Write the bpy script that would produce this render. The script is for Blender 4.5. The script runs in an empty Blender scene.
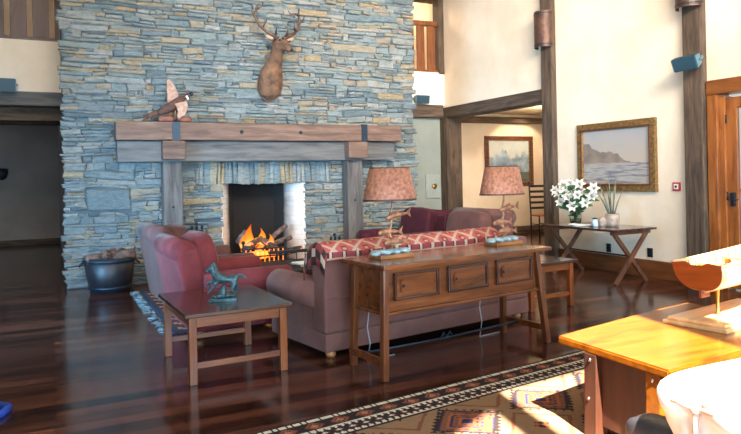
import bpy, bmesh, math, random
from mathutils import Vector, Matrix, noise
R = math.radians
PI = math.pi
random.seed(7)
scn = bpy.context.scene
COL = scn.collection

# ------------------------------------------------------------------ helpers
def lin(r, g, b):
    f = lambda c: (c/255/12.92) if c/255 <= .04045 else ((c/255+.055)/1.055)**2.4
    return (f(r), f(g), f(b), 1)

class MB:
    """collects shapes into one mesh"""
    def __init__(s):
        s.bm = bmesh.new()
    def _add(s, t, M=None, mi=0, smooth=False):
        if M is not None:
            bmesh.ops.transform(t, matrix=M, verts=t.verts)
        for f in t.faces:
            f.material_index = mi
            f.smooth = smooth
        me = bpy.data.meshes.new('tmp'); t.to_mesh(me); t.free()
        s.bm.from_mesh(me); bpy.data.meshes.remove(me)
        return s
    def box(s, x0, x1, y0, y1, z0, z1, bev=0, M=None, mi=0, seg=2, taper=None):
        t = bmesh.new(); bmesh.ops.create_cube(t, size=1)
        for v in t.verts:
            v.co = Vector((x0+(v.co.x+.5)*(x1-x0), y0+(v.co.y+.5)*(y1-y0), z0+(v.co.z+.5)*(z1-z0)))
        if taper:
            cx, cy = (x0+x1)/2, (y0+y1)/2
            for v in t.verts:
                if v.co.z < (z0+z1)/2:
                    v.co.x = cx+(v.co.x-cx)*taper; v.co.y = cy+(v.co.y-cy)*taper
        if bev: bmesh.ops.bevel(t, geom=t.edges[:], offset=bev, segments=seg, affect='EDGES', profile=.6)
        return s._add(t, M, mi, bev > 0 and seg > 2)
    def bar(s, a, b, w, h, bev=0, mi=0, up=(0, 0, 1)):
        a, b = Vector(a), Vector(b); d = b-a; L = d.length; z = d.normalized()
        u = Vector(up)
        if abs(z.dot(u)) > .98: u = Vector((0, 1, 0))
        x = u.cross(z).normalized(); y = z.cross(x)
        M = Matrix((x, y, z)).transposed().to_4x4(); M.translation = a
        return s.box(-w/2, w/2, -h/2, h/2, 0, L, bev, M, mi)
    def tube(s, pts, rad, seg=10, mi=0, cap=True, flat=1.0):
        pts = [Vector(p) for p in pts]; n = len(pts)
        if not hasattr(rad, '__len__'): rad = [rad]*n
        t = bmesh.new(); rings = []; ref = None
        for i, p in enumerate(pts):
            d = (pts[min(i+1, n-1)]-pts[max(i-1, 0)]).normalized()
            if ref is None: ref = Vector((0, 0, 1)) if abs(d.z) < .9 else Vector((1, 0, 0))
            x = (ref-d*ref.dot(d)).normalized(); y = d.cross(x); ref = x
            rings.append([t.verts.new(p+(x*math.cos(2*PI*k/seg)+y*flat*math.sin(2*PI*k/seg))*rad[i]) for k in range(seg)])
        for a, b in zip(rings, rings[1:]):
            for k in range(seg): t.faces.new((a[k], a[(k+1) % seg], b[(k+1) % seg], b[k]))
        if cap:
            t.faces.new(rings[0][::-1]); t.faces.new(rings[-1])
        return s._add(t, None, mi, True)
    def lathe(s, prof, c=(0, 0, 0), seg=24, mi=0, sx=1, sy=1, M=None, cap=True):
        t = bmesh.new(); rings = []
        for r, z in prof:
            rings.append([t.verts.new((c[0]+sx*r*math.cos(2*PI*k/seg), c[1]+sy*r*math.sin(2*PI*k/seg), c[2]+z)) for k in range(seg)])
        for a, b in zip(rings, rings[1:]):
            for k in range(seg): t.faces.new((a[k], a[(k+1) % seg], b[(k+1) % seg], b[k]))
        if cap:
            t.faces.new(rings[0][::-1]); t.faces.new(rings[-1])
        return s._add(t, M, mi, True)
    def prism(s, poly, h0, h1, M=None, mi=0, bev=0):
        t = bmesh.new()
        a = [t.verts.new((x, y, h0)) for x, y in poly]; b = [t.verts.new((x, y, h1)) for x, y in poly]
        n = len(poly)
        t.faces.new(a[::-1]); t.faces.new(b)
        for i in range(n): t.faces.new((a[i], a[(i+1) % n], b[(i+1) % n], b[i]))
        if bev: bmesh.ops.bevel(t, geom=t.edges[:], offset=bev, segments=2, affect='EDGES')
        bmesh.ops.recalc_face_normals(t, faces=t.faces)
        return s._add(t, M, mi)
    def ball(s, c, r, sx=1, sy=1, sz=1, mi=0, sub=2, jit=0, M=None):
        t = bmesh.new(); bmesh.ops.create_icosphere(t, subdivisions=sub, radius=1)
        for v in t.verts:
            k = 1+(jit*noise.noise(v.co*1.7+Vector(c)*3) if jit else 0)
            v.co = Vector((c[0]+v.co.x*r*sx*k, c[1]+v.co.y*r*sy*k, c[2]+v.co.z*r*sz*k))
        return s._add(t, M, mi, True)
    def cushion(s, c, size, e=6, puff=.12, M=None, mi=0, cuts=9, wrinkle=0, seed=0):
        t = bmesh.new(); bmesh.ops.create_cube(t, size=2)
        bmesh.ops.subdivide_edges(t, edges=t.edges[:], cuts=cuts, use_grid_fill=True)
        for v in t.verts:
            x, y, z = v.co
            r = (abs(x)**e+abs(y)**e+abs(z)**e)**(1/e)
            x, y, z = x/r, y/r, z/r
            pz = 1+puff*((1-x*x)*(1-y*y)) - puff*.5
            z *= pz
            w = wrinkle*noise.noise(Vector((x*2.2+seed, y*2.2, z*2.2)))
            v.co = Vector((c[0]+x*size[0]/2*(1+w), c[1]+y*size[1]/2*(1+w), c[2]+z*size[2]/2*(1+w*1.5)))
        return s._add(t, M, mi, True)
    def build(s, name, mats, parent=None, loc=None, rotz=0):
        me = bpy.data.meshes.new(name); bmesh.ops.recalc_face_normals(s.bm, faces=s.bm.faces)
        s.bm.to_mesh(me); s.bm.free()
        o = bpy.data.objects.new(name, me); COL.objects.link(o)
        for m in (mats if isinstance(mats, (list, tuple)) else [mats]): me.materials.append(m)
        if parent: o.parent = parent
        if loc: o.location = loc
        if rotz: o.rotation_euler = (0, 0, rotz)
        return o

def skin(name, verts, edges, rad, mat, parent=None, sub=2, root=0):
    me = bpy.data.meshes.new(name); me.from_pydata([Vector(v) for v in verts], edges, []); me.update()
    o = bpy.data.objects.new(name, me); COL.objects.link(o)
    sk = o.modifiers.new('s', 'SKIN'); sk.use_smooth_shade = True
    for i, r in enumerate(rad):
        d = me.skin_vertices[0].data[i]; d.radius = (r, r) if not hasattr(r, '__len__') else r
        d.use_root = (i == root)
    ss = o.modifiers.new('u', 'SUBSURF'); ss.levels = sub; ss.render_levels = sub
    me.materials.append(mat)
    if parent: o.parent = parent
    return o

def thing(name, label, cat, loc=(0, 0, 0), rotz=0, group=None):
    o = bpy.data.objects.new(name, None); COL.objects.link(o)
    o.empty_display_size = .1
    o.location = loc; o.rotation_euler = (0, 0, rotz)
    return tag(o, label, cat, group)
def tag(o, label, cat, group=None, kind=None):
    o['label'] = label; o['category'] = cat
    if group: o['group'] = group
    if kind: o['kind'] = kind
    return o
def struct(o):
    o['kind'] = 'structure'; return o
def copy_tree(o, parent=None):
    c = o.copy(); COL.objects.link(c)
    if parent: c.parent = parent
    for ch in [x for x in bpy.data.objects if x.parent == o]: copy_tree(ch, c)
    return c
def rotm(axis, ang, c=(0, 0, 0)):
    c = Vector(c)
    return Matrix.Translation(c) @ Matrix.Rotation(ang, 4, axis) @ Matrix.Translation(-c)
def T(x, y, z): return Matrix.Translation((x, y, z))

# ------------------------------------------------------------------ materials
def newmat(name):
    m = bpy.data.materials.new(name); m.use_nodes = True
    nt = m.node_tree; b = nt.nodes['Principled BSDF']
    return m, nt, b
def N(nt, t, **kw):
    n = nt.nodes.new(t)
    for k, v in kw.items():
        if k in n.inputs: n.inputs[k].default_value = v
        else: setattr(n, k, v)
    return n
def ramp(nt, stops, interp='LINEAR'):
    n = nt.nodes.new('ShaderNodeValToRGB'); cr = n.color_ramp; cr.interpolation = interp
    while len(cr.elements) < len(stops): cr.elements.new(.5)
    for e, (p, c) in zip(cr.elements, stops): e.position = p; e.color = c
    return n
def plain(name, c, rough=.6, metal=0, var=.12, scale=6, bump=0, spec=.5, sheen=0, c2=None):
    m, nt, b = newmat(name); L = nt.links
    tc = N(nt, 'ShaderNodeTexCoord'); no = N(nt, 'ShaderNodeTexNoise', Scale=scale, Detail=5, Roughness=.6)
    L.new(tc.outputs['Object'], no.inputs['Vector'])
    c = lin(*c)
    d = tuple(max(0, x*(1-var*1.5)) for x in c[:3])+(1,)
    u = tuple(min(1, x*(1+var)) for x in c[:3])+(1,)
    if c2: d = lin(*c2)
    r = ramp(nt, [(.3, d), (.7, u)])
    L.new(no.outputs['Fac'], r.inputs['Fac']); L.new(r.outputs['Color'], b.inputs['Base Color'])
    b.inputs['Roughness'].default_value = rough; b.inputs['Metallic'].default_value = metal
    b.inputs['Specular IOR Level'].default_value = spec
    if sheen:
        b.inputs['Sheen Weight'].default_value = sheen; b.inputs['Sheen Roughness'].default_value = .4
    if bump:
        bp = N(nt, 'ShaderNodeBump', Strength=bump, Distance=.01)
        n2 = N(nt, 'ShaderNodeTexNoise', Scale=scale*6, Detail=4)
        L.new(tc.outputs['Object'], n2.inputs['Vector'])
        L.new(n2.outputs['Fac'], bp.inputs['Height']); L.new(bp.outputs['Normal'], b.inputs['Normal'])
    return m
def wood(name, c1, c2, axis='X', scale=9, rough=.35, bump=.15, c3=None, coat=0):
    m, nt, b = newmat(name); L = nt.links
    tc = N(nt, 'ShaderNodeTexCoord'); mp = N(nt, 'ShaderNodeMapping')
    st = {'X': (.12, 1, 1), 'Y': (1, .12, 1), 'Z': (1, 1, .12)}[axis]
    mp.inputs['Scale'].default_value = st
    L.new(tc.outputs['Object'], mp.inputs['Vector'])
    no = N(nt, 'ShaderNodeTexNoise', Scale=scale*2.2, Detail=7, Roughness=.62, Distortion=.6)
    L.new(mp.outputs['Vector'], no.inputs['Vector'])
    st_ = [(.32, lin(*c1)), (.68, lin(*c2))]
    if c3: st_ = [(.3, lin(*c1)), (.5, lin(*c2)), (.72, lin(*c3))]
    r = ramp(nt, st_); L.new(no.outputs['Fac'], r.inputs['Fac']); L.new(r.outputs['Color'], b.inputs['Base Color'])
    b.inputs['Roughness'].default_value = rough
    if coat: b.inputs['Coat Weight'].default_value = coat; b.inputs['Coat Roughness'].default_value = .12
    bp = N(nt, 'ShaderNodeBump', Strength=bump, Distance=.01)
    L.new(no.outputs['Fac'], bp.inputs['Height']); L.new(bp.outputs['Normal'], b.inputs['Normal'])
    return m
def attr_mat(name, rough=.95, sheen=0, bumps=0):
    m, nt, b = newmat(name); L = nt.links
    a = N(nt, 'ShaderNodeAttribute', attribute_name='Col')
    tc = N(nt, 'ShaderNodeTexCoord'); no = N(nt, 'ShaderNodeTexNoise', Scale=60, Detail=3)
    L.new(tc.outputs['Object'], no.inputs['Vector'])
    mx = N(nt, 'ShaderNodeMix', data_type='RGBA', blend_type='MULTIPLY')
    mx.inputs[0].default_value = .45
    L.new(a.outputs['Color'], mx.inputs[6]); L.new(no.outputs['Fac'], mx.inputs[7])
    g = N(nt, 'ShaderNodeGamma', Gamma=.8); L.new(mx.outputs[2], g.inputs['Color'])
    L.new(g.outputs['Color'], b.inputs['Base Color'])
    b.inputs['Roughness'].default_value = rough; b.inputs['Specular IOR Level'].default_value = .1
    bp = N(nt, 'ShaderNodeBump', Strength=.3, Distance=.004)
    L.new(no.outputs['Fac'], bp.inputs['Height']); L.new(bp.outputs['Normal'], b.inputs['Normal'])
    return m

def stone_mat(name, palette):
    m, nt, b = newmat(name); L = nt.links
    g = N(nt, 'ShaderNodeNewGeometry'); tc = N(nt, 'ShaderNodeTexCoord')
    n = len(palette); r = ramp(nt, [(i/n, lin(*c)) for i, c in enumerate(palette)], 'CONSTANT')
    L.new(g.outputs['Random Per Island'], r.inputs['Fac'])
    no = N(nt, 'ShaderNodeTexNoise', Scale=11, Detail=9, Roughness=.75)
    mp = N(nt, 'ShaderNodeMapping'); mp.inputs['Scale'].default_value = (1, 1, 3.2)
    L.new(tc.outputs['Object'], mp.inputs['Vector']); L.new(mp.outputs['Vector'], no.inputs['Vector'])
    r2 = ramp(nt, [(.32, (.42, .43, .44, 1)), (.48, (.88, .88, .88, 1)), (.6, (1.08, 1.06, 1.04, 1)), (.75, (1.45, 1.42, 1.36, 1))])
    L.new(no.outputs['Fac'], r2.inputs['Fac'])
    mx = N(nt, 'ShaderNodeMix', data_type='RGBA', blend_type='MULTIPLY'); mx.inputs[0].default_value = 1
    L.new(r.outputs['Color'], mx.inputs[6]); L.new(r2.outputs['Color'], mx.inputs[7])
    # rust / tan bloom over some of each stone
    n3 = N(nt, 'ShaderNodeTexNoise', Scale=2.6, Detail=6, Roughness=.75)
    L.new(mp.outputs['Vector'], n3.inputs['Vector'])
    r3 = ramp(nt, [(.56, (0, 0, 0, 1)), (.72, (.5, .5, .5, 1))]); L.new(n3.outputs['Fac'], r3.inputs['Fac'])
    m2 = N(nt, 'ShaderNodeMix', data_type='RGBA'); m2.inputs[7].default_value = lin(150, 130, 104)
    L.new(r3.outputs['Color'], m2.inputs[0]); L.new(mx.outputs[2], m2.inputs[6])
    L.new(m2.outputs[2], b.inputs['Base Color'])
    b.inputs['Roughness'].default_value = .75; b.inputs['Specular IOR Level'].default_value = .35
    bp = N(nt, 'ShaderNodeBump', Strength=.9, Distance=.03)
    L.new(no.outputs['Fac'], bp.inputs['Height']); L.new(bp.outputs['Normal'], b.inputs['Normal'])
    return m

def floor_mat():
    m, nt, b = newmat('floorboards'); L = nt.links
    tc = N(nt, 'ShaderNodeTexCoord')
    br = N(nt, 'ShaderNodeTexBrick'); br.offset = .37; br.offset_frequency = 2
    for k, v in (('Color1', (0, 0, 0, 1)), ('Color2', (1, 1, 1, 1)), ('Mortar', (.5, .5, .5, 1)), ('Scale', 1), ('Mortar Size', .003), ('Brick Width', 2.3), ('Row Height', .14)):
        br.inputs[k].default_value = v
    L.new(tc.outputs['Object'], br.inputs['Vector'])
    mp = N(nt, 'ShaderNodeMapping'); mp.inputs['Scale'].default_value = (.7, 9, 1)
    L.new(tc.outputs['Object'], mp.inputs['Vector'])
    no = N(nt, 'ShaderNodeTexNoise', Scale=2.2, Detail=7, Roughness=.65); L.new(mp.outputs['Vector'], no.inputs['Vector'])
    ad = N(nt, 'ShaderNodeMath', operation='MULTIPLY_ADD'); ad.inputs[1].default_value = .55
    L.new(br.outputs['Color'], ad.inputs[0])
    sc = N(nt, 'ShaderNodeMath', operation='MULTIPLY'); sc.inputs[1].default_value = .6
    L.new(no.outputs['Fac'], sc.inputs[0]); L.new(sc.outputs[0], ad.inputs[2])
    r = ramp(nt, [(.15, lin(20, 10, 9)), (.5, lin(54, 30, 24)), (.85, lin(106, 63, 48))])
    L.new(ad.outputs[0], r.inputs['Fac'])
    mx = N(nt, 'ShaderNodeMix', data_type='RGBA'); mx.inputs[7].default_value = lin(14, 9, 9)
    L.new(br.outputs['Fac'], mx.inputs[0]); L.new(r.outputs['Color'], mx.inputs[6])
    L.new(mx.outputs[2], b.inputs['Base Color'])
    rr = ramp(nt, [(.3, (.09, .09, .09, 1)), (.8, (.22, .22, .22, 1))]); L.new(no.outputs['Fac'], rr.inputs['Fac'])
    L.new(rr.outputs['Color'], b.inputs['Roughness'])
    bp = N(nt, 'ShaderNodeBump', Strength=.12, Distance=.004); L.new(ad.outputs[0], bp.inputs['Height'])
    L.new(bp.outputs['Normal'], b.inputs['Normal'])
    return m

def firebrick_mat():
    # whitewashed brick, with soot that belongs to the brick near the back of the firebox
    m, nt, b = newmat('whitewashed_firebrick'); L = nt.links
    tc = N(nt, 'ShaderNodeTexCoord'); sp = N(nt, 'ShaderNodeSeparateXYZ'); L.new(tc.outputs['Object'], sp.inputs[0])
    cb = N(nt, 'ShaderNodeCombineXYZ')
    a = N(nt, 'ShaderNodeMath', operation='ADD'); L.new(sp.outputs['X'], a.inputs[0]); L.new(sp.outputs['Y'], a.inputs[1])
    L.new(a.outputs[0], cb.inputs['X']); L.new(sp.outputs['Z'], cb.inputs['Y'])
    br = N(nt, 'ShaderNodeTexBrick')
    for k, v in (('Color1', lin(236, 230, 222)), ('Color2', lin(222, 214, 206)), ('Mortar', lin(212, 206, 200)), ('Scale', 1), ('Mortar Size', .005), ('Brick Width', .23), ('Row Height', .075)):
        br.inputs[k].default_value = v
    L.new(cb.outputs[0], br.inputs['Vector'])
    no = N(nt, 'ShaderNodeTexNoise', Scale=3.5, Detail=4); L.new(tc.outputs['Object'], no.inputs['Vector'])
    # soot depth measured by object Y
    s = N(nt, 'ShaderNodeMath', operation='MULTIPLY_ADD'); s.inputs[1].default_value = .16
    L.new(no.outputs['Fac'], s.inputs[0]); L.new(sp.outputs['Y'], s.inputs[2])
    r = ramp(nt, [(.16, (0, 0, 0, 1)), (.28, (.10, .10, .10, 1)), (.40, (.55, .55, .55, 1)), (.50, (1, 1, 1, 1))]); L.new(s.outputs[0], r.inputs['Fac'])
    mx = N(nt, 'ShaderNodeMix', data_type='RGBA'); mx.inputs[7].default_value = lin(22, 19, 20)
    L.new(r.outputs['Color'], mx.inputs[0]); L.new(br.outputs['Color'], mx.inputs[6])
    L.new(mx.outputs[2], b.inputs['Base Color']); b.inputs['Roughness'].default_value = .9
    bp = N(nt, 'ShaderNodeBump', Strength=.4, Distance=.01, invert=True); L.new(br.outputs['Fac'], bp.inputs['Height'])
    L.new(bp.outputs['Normal'], b.inputs['Normal'])
    return m

def flame_mat(name, c_lo, c_hi, strength, h):
    m, nt, b = newmat(name); L = nt.links; nt.nodes.remove(b)
    out = nt.nodes['Material Output']
    tc = N(nt, 'ShaderNodeTexCoord'); sp = N(nt, 'ShaderNodeSeparateXYZ'); L.new(tc.outputs['Object'], sp.inputs[0])
    mr = N(nt, 'ShaderNodeMapRange'); mr.inputs[2].default_value = h; L.new(sp.outputs['Z'], mr.inputs[0])
    r = ramp(nt, [(0, lin(255, 214, 130)), (.35, lin(*c_lo)), (1, lin(*c_hi))]); L.new(mr.outputs[0], r.inputs['Fac'])
    em = N(nt, 'ShaderNodeEmission', Strength=strength); L.new(r.outputs['Color'], em.inputs['Color'])
    tr = N(nt, 'ShaderNodeBsdfTransparent')
    lw = N(nt, 'ShaderNodeLayerWeight', Blend=.35)
    no = N(nt, 'ShaderNodeTexNoise', Scale=11, Detail=3); L.new(tc.outputs['Object'], no.inputs['Vector'])
    a = N(nt, 'ShaderNodeMath', operation='MULTIPLY_ADD'); a.inputs[1].default_value = .8
    L.new(no.outputs['Fac'], a.inputs[0]); L.new(lw.outputs['Facing'], a.inputs[2])
    rr = ramp(nt, [(.38, (0.05, .05, .05, 1)), (.95, (1, 1, 1, 1))]); L.new(a.outputs[0], rr.inputs['Fac'])
    ms = N(nt, 'ShaderNodeMixShader'); L.new(rr.outputs['Color'], ms.inputs[0]); L.new(em.outputs[0], ms.inputs[1]); L.new(tr.outputs[0], ms.inputs[2])
    L.new(ms.outputs[0], out.inputs['Surface'])
    return m
def ember_mat():
    m, nt, b = newmat('charred_log'); L = nt.links
    tc = N(nt, 'ShaderNodeTexCoord'); no = N(nt, 'ShaderNodeTexNoise', Scale=14, Detail=5)
    L.new(tc.outputs['Object'], no.inputs['Vector'])
    r = ramp(nt, [(.35, lin(18, 15, 16)), (.7, lin(92, 80, 78))]); L.new(no.outputs['Fac'], r.inputs['Fac']); L.new(r.outputs['Color'], b.inputs['Base Color'])
    e = ramp(nt, [(.58, (0, 0, 0, 1)), (.68, (1, .18, .02, 1))]); L.new(no.outputs['Fac'], e.inputs['Fac'])
    L.new(e.outputs['Color'], b.inputs['Emission Color']); b.inputs['Emission Strength'].default_value = 2.5
    b.inputs['Roughness'].default_value = .9
    return m
def emis(name, c, s):
    m, nt, b = newmat(name); b.inputs['Base Color'].default_value = lin(*c)
    b.inputs['Emission Color'].default_value = lin(*c); b.inputs['Emission Strength'].default_value = s
    return m
def glass_mat(name, c=(235, 245, 245), rough=.02):
    m, nt, b = newmat(name)
    b.inputs['Base Color'].default_value = lin(*c); b.inputs['Transmission Weight'].default_value = 1
    b.inputs['Roughness'].default_value = rough; b.inputs['IOR'].default_value = 1.45
    return m
def pane_mat():
    m, nt, b = newmat('window_glass'); L = nt.links; nt.nodes.remove(b)
    tr = N(nt, 'ShaderNodeBsdfTransparent'); gl = N(nt, 'ShaderNodeBsdfGlossy', Roughness=.02)
    fr = N(nt, 'ShaderNodeFresnel', IOR=1.45); ms = N(nt, 'ShaderNodeMixShader')
    L.new(fr.outputs[0], ms.inputs[0]); L.new(tr.outputs[0], ms.inputs[1]); L.new(gl.outputs[0], ms.inputs[2])
    L.new(ms.outputs[0], nt.nodes['Material Output'].inputs['Surface'])
    return m
def plaster(name, c, c2):
    m, nt, b = newmat(name); L = nt.links
    tc = N(nt, 'ShaderNodeTexCoord'); no = N(nt, 'ShaderNodeTexNoise', Scale=1.3, Detail=6, Roughness=.6)
    L.new(tc.outputs['Object'], no.inputs['Vector'])
    r = ramp(nt, [(.3, lin(*c2)), (.65, lin(*c))]); L.new(no.outputs['Fac'], r.inputs['Fac']); L.new(r.outputs['Color'], b.inputs['Base Color'])
    b.inputs['Roughness'].default_value = .9; b.inputs['Specular IOR Level'].default_value = .2
    n2 = N(nt, 'ShaderNodeTexNoise', Scale=14, Detail=5); L.new(tc.outputs['Object'], n2.inputs['Vector'])
    bp = N(nt, 'ShaderNodeBump', Strength=.12, Distance=.01); L.new(n2.outputs['Fac'], bp.inputs['Height']); L.new(bp.outputs['Normal'], b.inputs['Normal'])
    return m
def painting_mat(name, kind):
    """oil landscape laid out in the canvas' own object coordinates: x across 0..1, z up 0..1"""
    m, nt, b = newmat(name); L = nt.links
    tc = N(nt, 'ShaderNodeTexCoord'); sp = N(nt, 'ShaderNodeSeparateXYZ'); L.new(tc.outputs['Generated'], sp.inputs[0])
    across = sp.outputs['Y'] if kind == 'lake' else sp.outputs['X']
    no = N(nt, 'ShaderNodeTexNoise', Scale=4, Detail=6, Roughness=.6); L.new(tc.outputs['Generated'], no.inputs['Vector'])
    cv = N(nt, 'ShaderNodeCombineXYZ'); L.new(across, cv.inputs[0])
    ridge = N(nt, 'ShaderNodeTexNoise', Scale=3.1 if kind == 'lake' else 4.2, Detail=4, Roughness=.55); L.new(cv.outputs[0], ridge.inputs['Vector'])
    if kind == 'lake':
        sky = ramp(nt, [(.0, lin(178, 160, 142)), (1, lin(152, 152, 156))])
        amp, base = .50, -.02; hill = ramp(nt, [(.3, lin(96, 90, 92)), (.7, lin(150, 130, 112))])
        low = ramp(nt, [(.2, lin(112, 110, 122)), (.45, lin(166, 158, 150)), (.6, lin(100, 102, 116)), (.85, lin(164, 154, 144))]); hz = .38
    else:
        sky = ramp(nt, [(.0, lin(222, 214, 196)), (1, lin(150, 170, 190))])
        amp, base = 1.1, .10; hill = ramp(nt, [(.3, lin(62, 92, 128)), (.7, lin(176, 196, 214))])
        low = ramp(nt, [(.2, lin(60, 70, 80)), (.8, lin(120, 130, 120))]); hz = .25
    sk = N(nt, 'ShaderNodeMath', operation='MULTIPLY_ADD'); sk.inputs[1].default_value = .7
    L.new(no.outputs['Fac'], sk.inputs[0]); L.new(sp.outputs['Z'], sk.inputs[2])
    sb = N(nt, 'ShaderNodeMath', operation='SUBTRACT'); sb.inputs[1].default_value = .5; L.new(sk.outputs[0], sb.inputs[0]); L.new(sb.outputs[0], sky.inputs['Fac'])
    hh = N(nt, 'ShaderNodeMath', operation='MULTIPLY_ADD'); hh.inputs[1].default_value = amp; hh.inputs[2].default_value = base
    L.new(ridge.outputs['Fac'], hh.inputs[0])
    h2 = N(nt, 'ShaderNodeMath', operation='MULTIPLY_ADD'); h2.inputs[1].default_value = .55 if kind == 'lake' else 0
    L.new(across, h2.inputs[0]); L.new(hh.outputs[0], h2.inputs[2])
    lt = N(nt, 'ShaderNodeMath', operation='LESS_THAN'); L.new(sp.outputs['Z'], lt.inputs[0]); L.new(h2.outputs[0], lt.inputs[1])
    L.new(no.outputs['Fac'], hill.inputs['Fac'])
    m1 = N(nt, 'ShaderNodeMix', data_type='RGBA'); L.new(lt.outputs[0], m1.inputs[0]); L.new(sky.outputs[0], m1.inputs[6]); L.new(hill.outputs[0], m1.inputs[7])
    mp = N(nt, 'ShaderNodeMapping'); mp.inputs['Scale'].default_value = (2, 2, 16); L.new(tc.outputs['Generated'], mp.inputs['Vector'])
    n2 = N(nt, 'ShaderNodeTexNoise', Scale=1.5, Detail=4); L.new(mp.outputs[0], n2.inputs['Vector']); L.new(n2.outputs['Fac'], low.inputs['Fac'])
    l2 = N(nt, 'ShaderNodeMath', operation='LESS_THAN'); l2.inputs[1].default_value = hz; L.new(sp.outputs['Z'], l2.inputs[0])
    m2 = N(nt, 'ShaderNodeMix', data_type='RGBA'); L.new(l2.outputs[0], m2.inputs[0]); L.new(m1.outputs[2], m2.inputs[6]); L.new(low.outputs[0], m2.inputs[7])
    L.new(m2.outputs[2], b.inputs['Base Color']); b.inputs['Roughness'].default_value = .45
    return m

M = {}
M['floor'] = floor_mat()
M['stone'] = stone_mat('schist', [(130,138,140),(110,122,128),(142,146,144),(118,130,134),(130,134,134),(146,136,118),(98,110,116),(122,134,136),(146,146,142),(122,130,130),(148,132,108),(112,126,130),(134,138,136),(116,130,134),(140,132,120),(104,118,124)])
M['mortar'] = plain('mortar_shadow', (84,94,100), .95, var=.2)  # mortar's own grey, varied at random
M['plaster'] = plaster('cream_plaster', (226,209,190), (210,190,166))
M['plaster_white'] = plaster('white_plaster', (228,220,206), (220,210,194))
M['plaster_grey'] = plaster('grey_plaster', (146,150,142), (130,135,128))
M['ceiling'] = plaster('ceiling_boards', (226,206,172), (210,188,150))
M['beam'] = wood('weathered_timber', (46,35,27), (82,65,52), 'X', 7, .8, .6, (108,88,72))
M['beam_y'] = wood('weathered_timber_y', (40,31,25), (74,59,48), 'Y', 7, .8, .6, (98,80,66))
M['beam_z'] = wood('weathered_timber_z', (42,32,25), (78,61,48), 'Z', 7, .8, .6, (106,85,68))
M['mantel'] = wood('mantel_timber', (62,45,38), (102,76,64), 'X', 6, .7, .5, (128,100,86))
M['mantel_grey'] = wood('grey_timber', (56,56,58), (90,88,88), 'X', 6, .8, .5, (112,108,104))
M['mantel_post'] = wood('grey_post_timber', (54,52,52), (88,82,80), 'Z', 6, .8, .5, (110,102,98))
M['iron'] = plain('wrought_iron', (38,46,54), .5, .6, .2, 20)
M['iron_blue'] = plain('blued_iron', (28,46,62), .45, .5, .2, 20)
M['black'] = plain('black_paint', (22,22,24), .4)
M['oak_warm'] = wood('warm_door_timber', (104,54,20), (144,82,34), 'Z', 7, .35, .1, (166,100,48))
M['base_wood'] = wood('baseboard_timber', (84,46,24), (122,72,38), 'Y', 7, .4, .1)
M['balus'] = wood('balustrade_timber', (52,34,28), (82,54,44), 'Z', 7, .5, .2, (96,66,54))  # gallery timber with its shade darkened into the colour
M['balus_warm'] = wood('balustrade_timber_warm', (76,40,18), (120,66,30), 'Z', 7, .5, .2, (136,78,38))  # same timber with lamplight warmth put into the colour
M['console'] = wood('polished_oak_x', (62,31,14), (98,51,23), 'X', 7, .25, .1, (120,66,32), coat=.5)
M['console_z'] = wood('polished_oak_z', (62,31,14), (98,51,23), 'Z', 7, .3, .1, (120,66,32), coat=.3)
M['endtop'] = wood('dark_mahogany', (36,18,14), (62,32,24), 'X', 7, .2, .06, coat=.5)
M['endleg'] = wood('mahogany_leg', (84,38,12), (142,76,34), 'Z', 8, .3, .1)
M['endrail'] = wood('mahogany_rail', (84,38,12), (142,76,34), 'X', 8, .3, .1)
M['dark_table'] = wood('dark_walnut', (42,28,24), (78,52,42), 'Y', 8, .22, .08, coat=.5)
M['dark_leg'] = wood('dark_walnut_leg', (60,36,26), (104,66,46), 'Z', 8, .4, .1)
M['pine'] = wood('honey_timber', (88,46,6), (128,72,12), 'X', 6, .22, .08, (142,84,18), coat=.12)
M['pine_dark'] = wood('brown_board', (52,28,20), (82,46,32), 'Z', 7, .5, .15)  # shade put into the slab table's timber; plain brown on seat parts
M['crimson'] = plain('crimson_velvet', (114,48,52), .75, var=.22, scale=5, sheen=.1, bump=.1, spec=.2)
M['mauve'] = plain('mauve_velvet', (94,62,58), .78, var=.18, scale=5, sheen=.1, bump=.1, spec=.2)
M['sofa'] = plain('dusty_mauve_upholstery', (112,76,70), .8, var=.14, scale=5, sheen=.08, bump=.1, spec=.2)
M['maroon'] = plain('maroon_velvet', (66,22,34), .75, var=.22, scale=5, sheen=.08, bump=.1, spec=.2)
M['bun'] = wood('bun_foot_wood', (120,72,38), (170,112,62), 'X', 10, .35)
M['white_cloth'] = plain('white_linen', (240,234,228), .9, var=.04, scale=5, bump=.12, sheen=.2)
M['leather'] = plain('dark_leather', (48,48,56), .4, var=.2, scale=12, bump=.2)
M['brown_leather'] = plain('brown_leather', (96,66,58), .5, var=.15, scale=12, bump=.15)
M['verdigris'] = plain('verdigris_bronze', (64,94,100), .45, .35, .3, 55, c2=(20,34,40))
M['fish'] = plain('fish_bronze', (172,124,94), .35, .4, .25, 30, c2=(88,58,44))
M['water'] = plain('patina_wave', (160,178,184), .45, .05, .2, 40, c2=(104,132,144))
M['copper'] = plain('copper_sheet', (92,64,52), .5, .55, .3, 10, c2=(54,40,36))
M['shade'] = plain('mottled_copper_shade', (158,108,88), .55, .15, .3, 38, c2=(106,68,58))
M['brass'] = plain('brass', (190,150,80), .3, .9, .1)
M['chrome'] = plain('steel_screw', (190,190,190), .25, 1, .05)
M['gold'] = plain('gilt_frame', (150,114,66), .4, .5, .25, 30, c2=(92,66,36))
M['frame_dark'] = wood('frame_mahogany', (70,38,24), (112,64,40), 'X', 9, .3)
M['speaker'] = plain('dark_teal_speaker', (34,62,76), .5, .1, .1)
M['speaker_light'] = plain('grey_teal_speaker', (84,116,130), .45, .1, .1)
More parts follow.
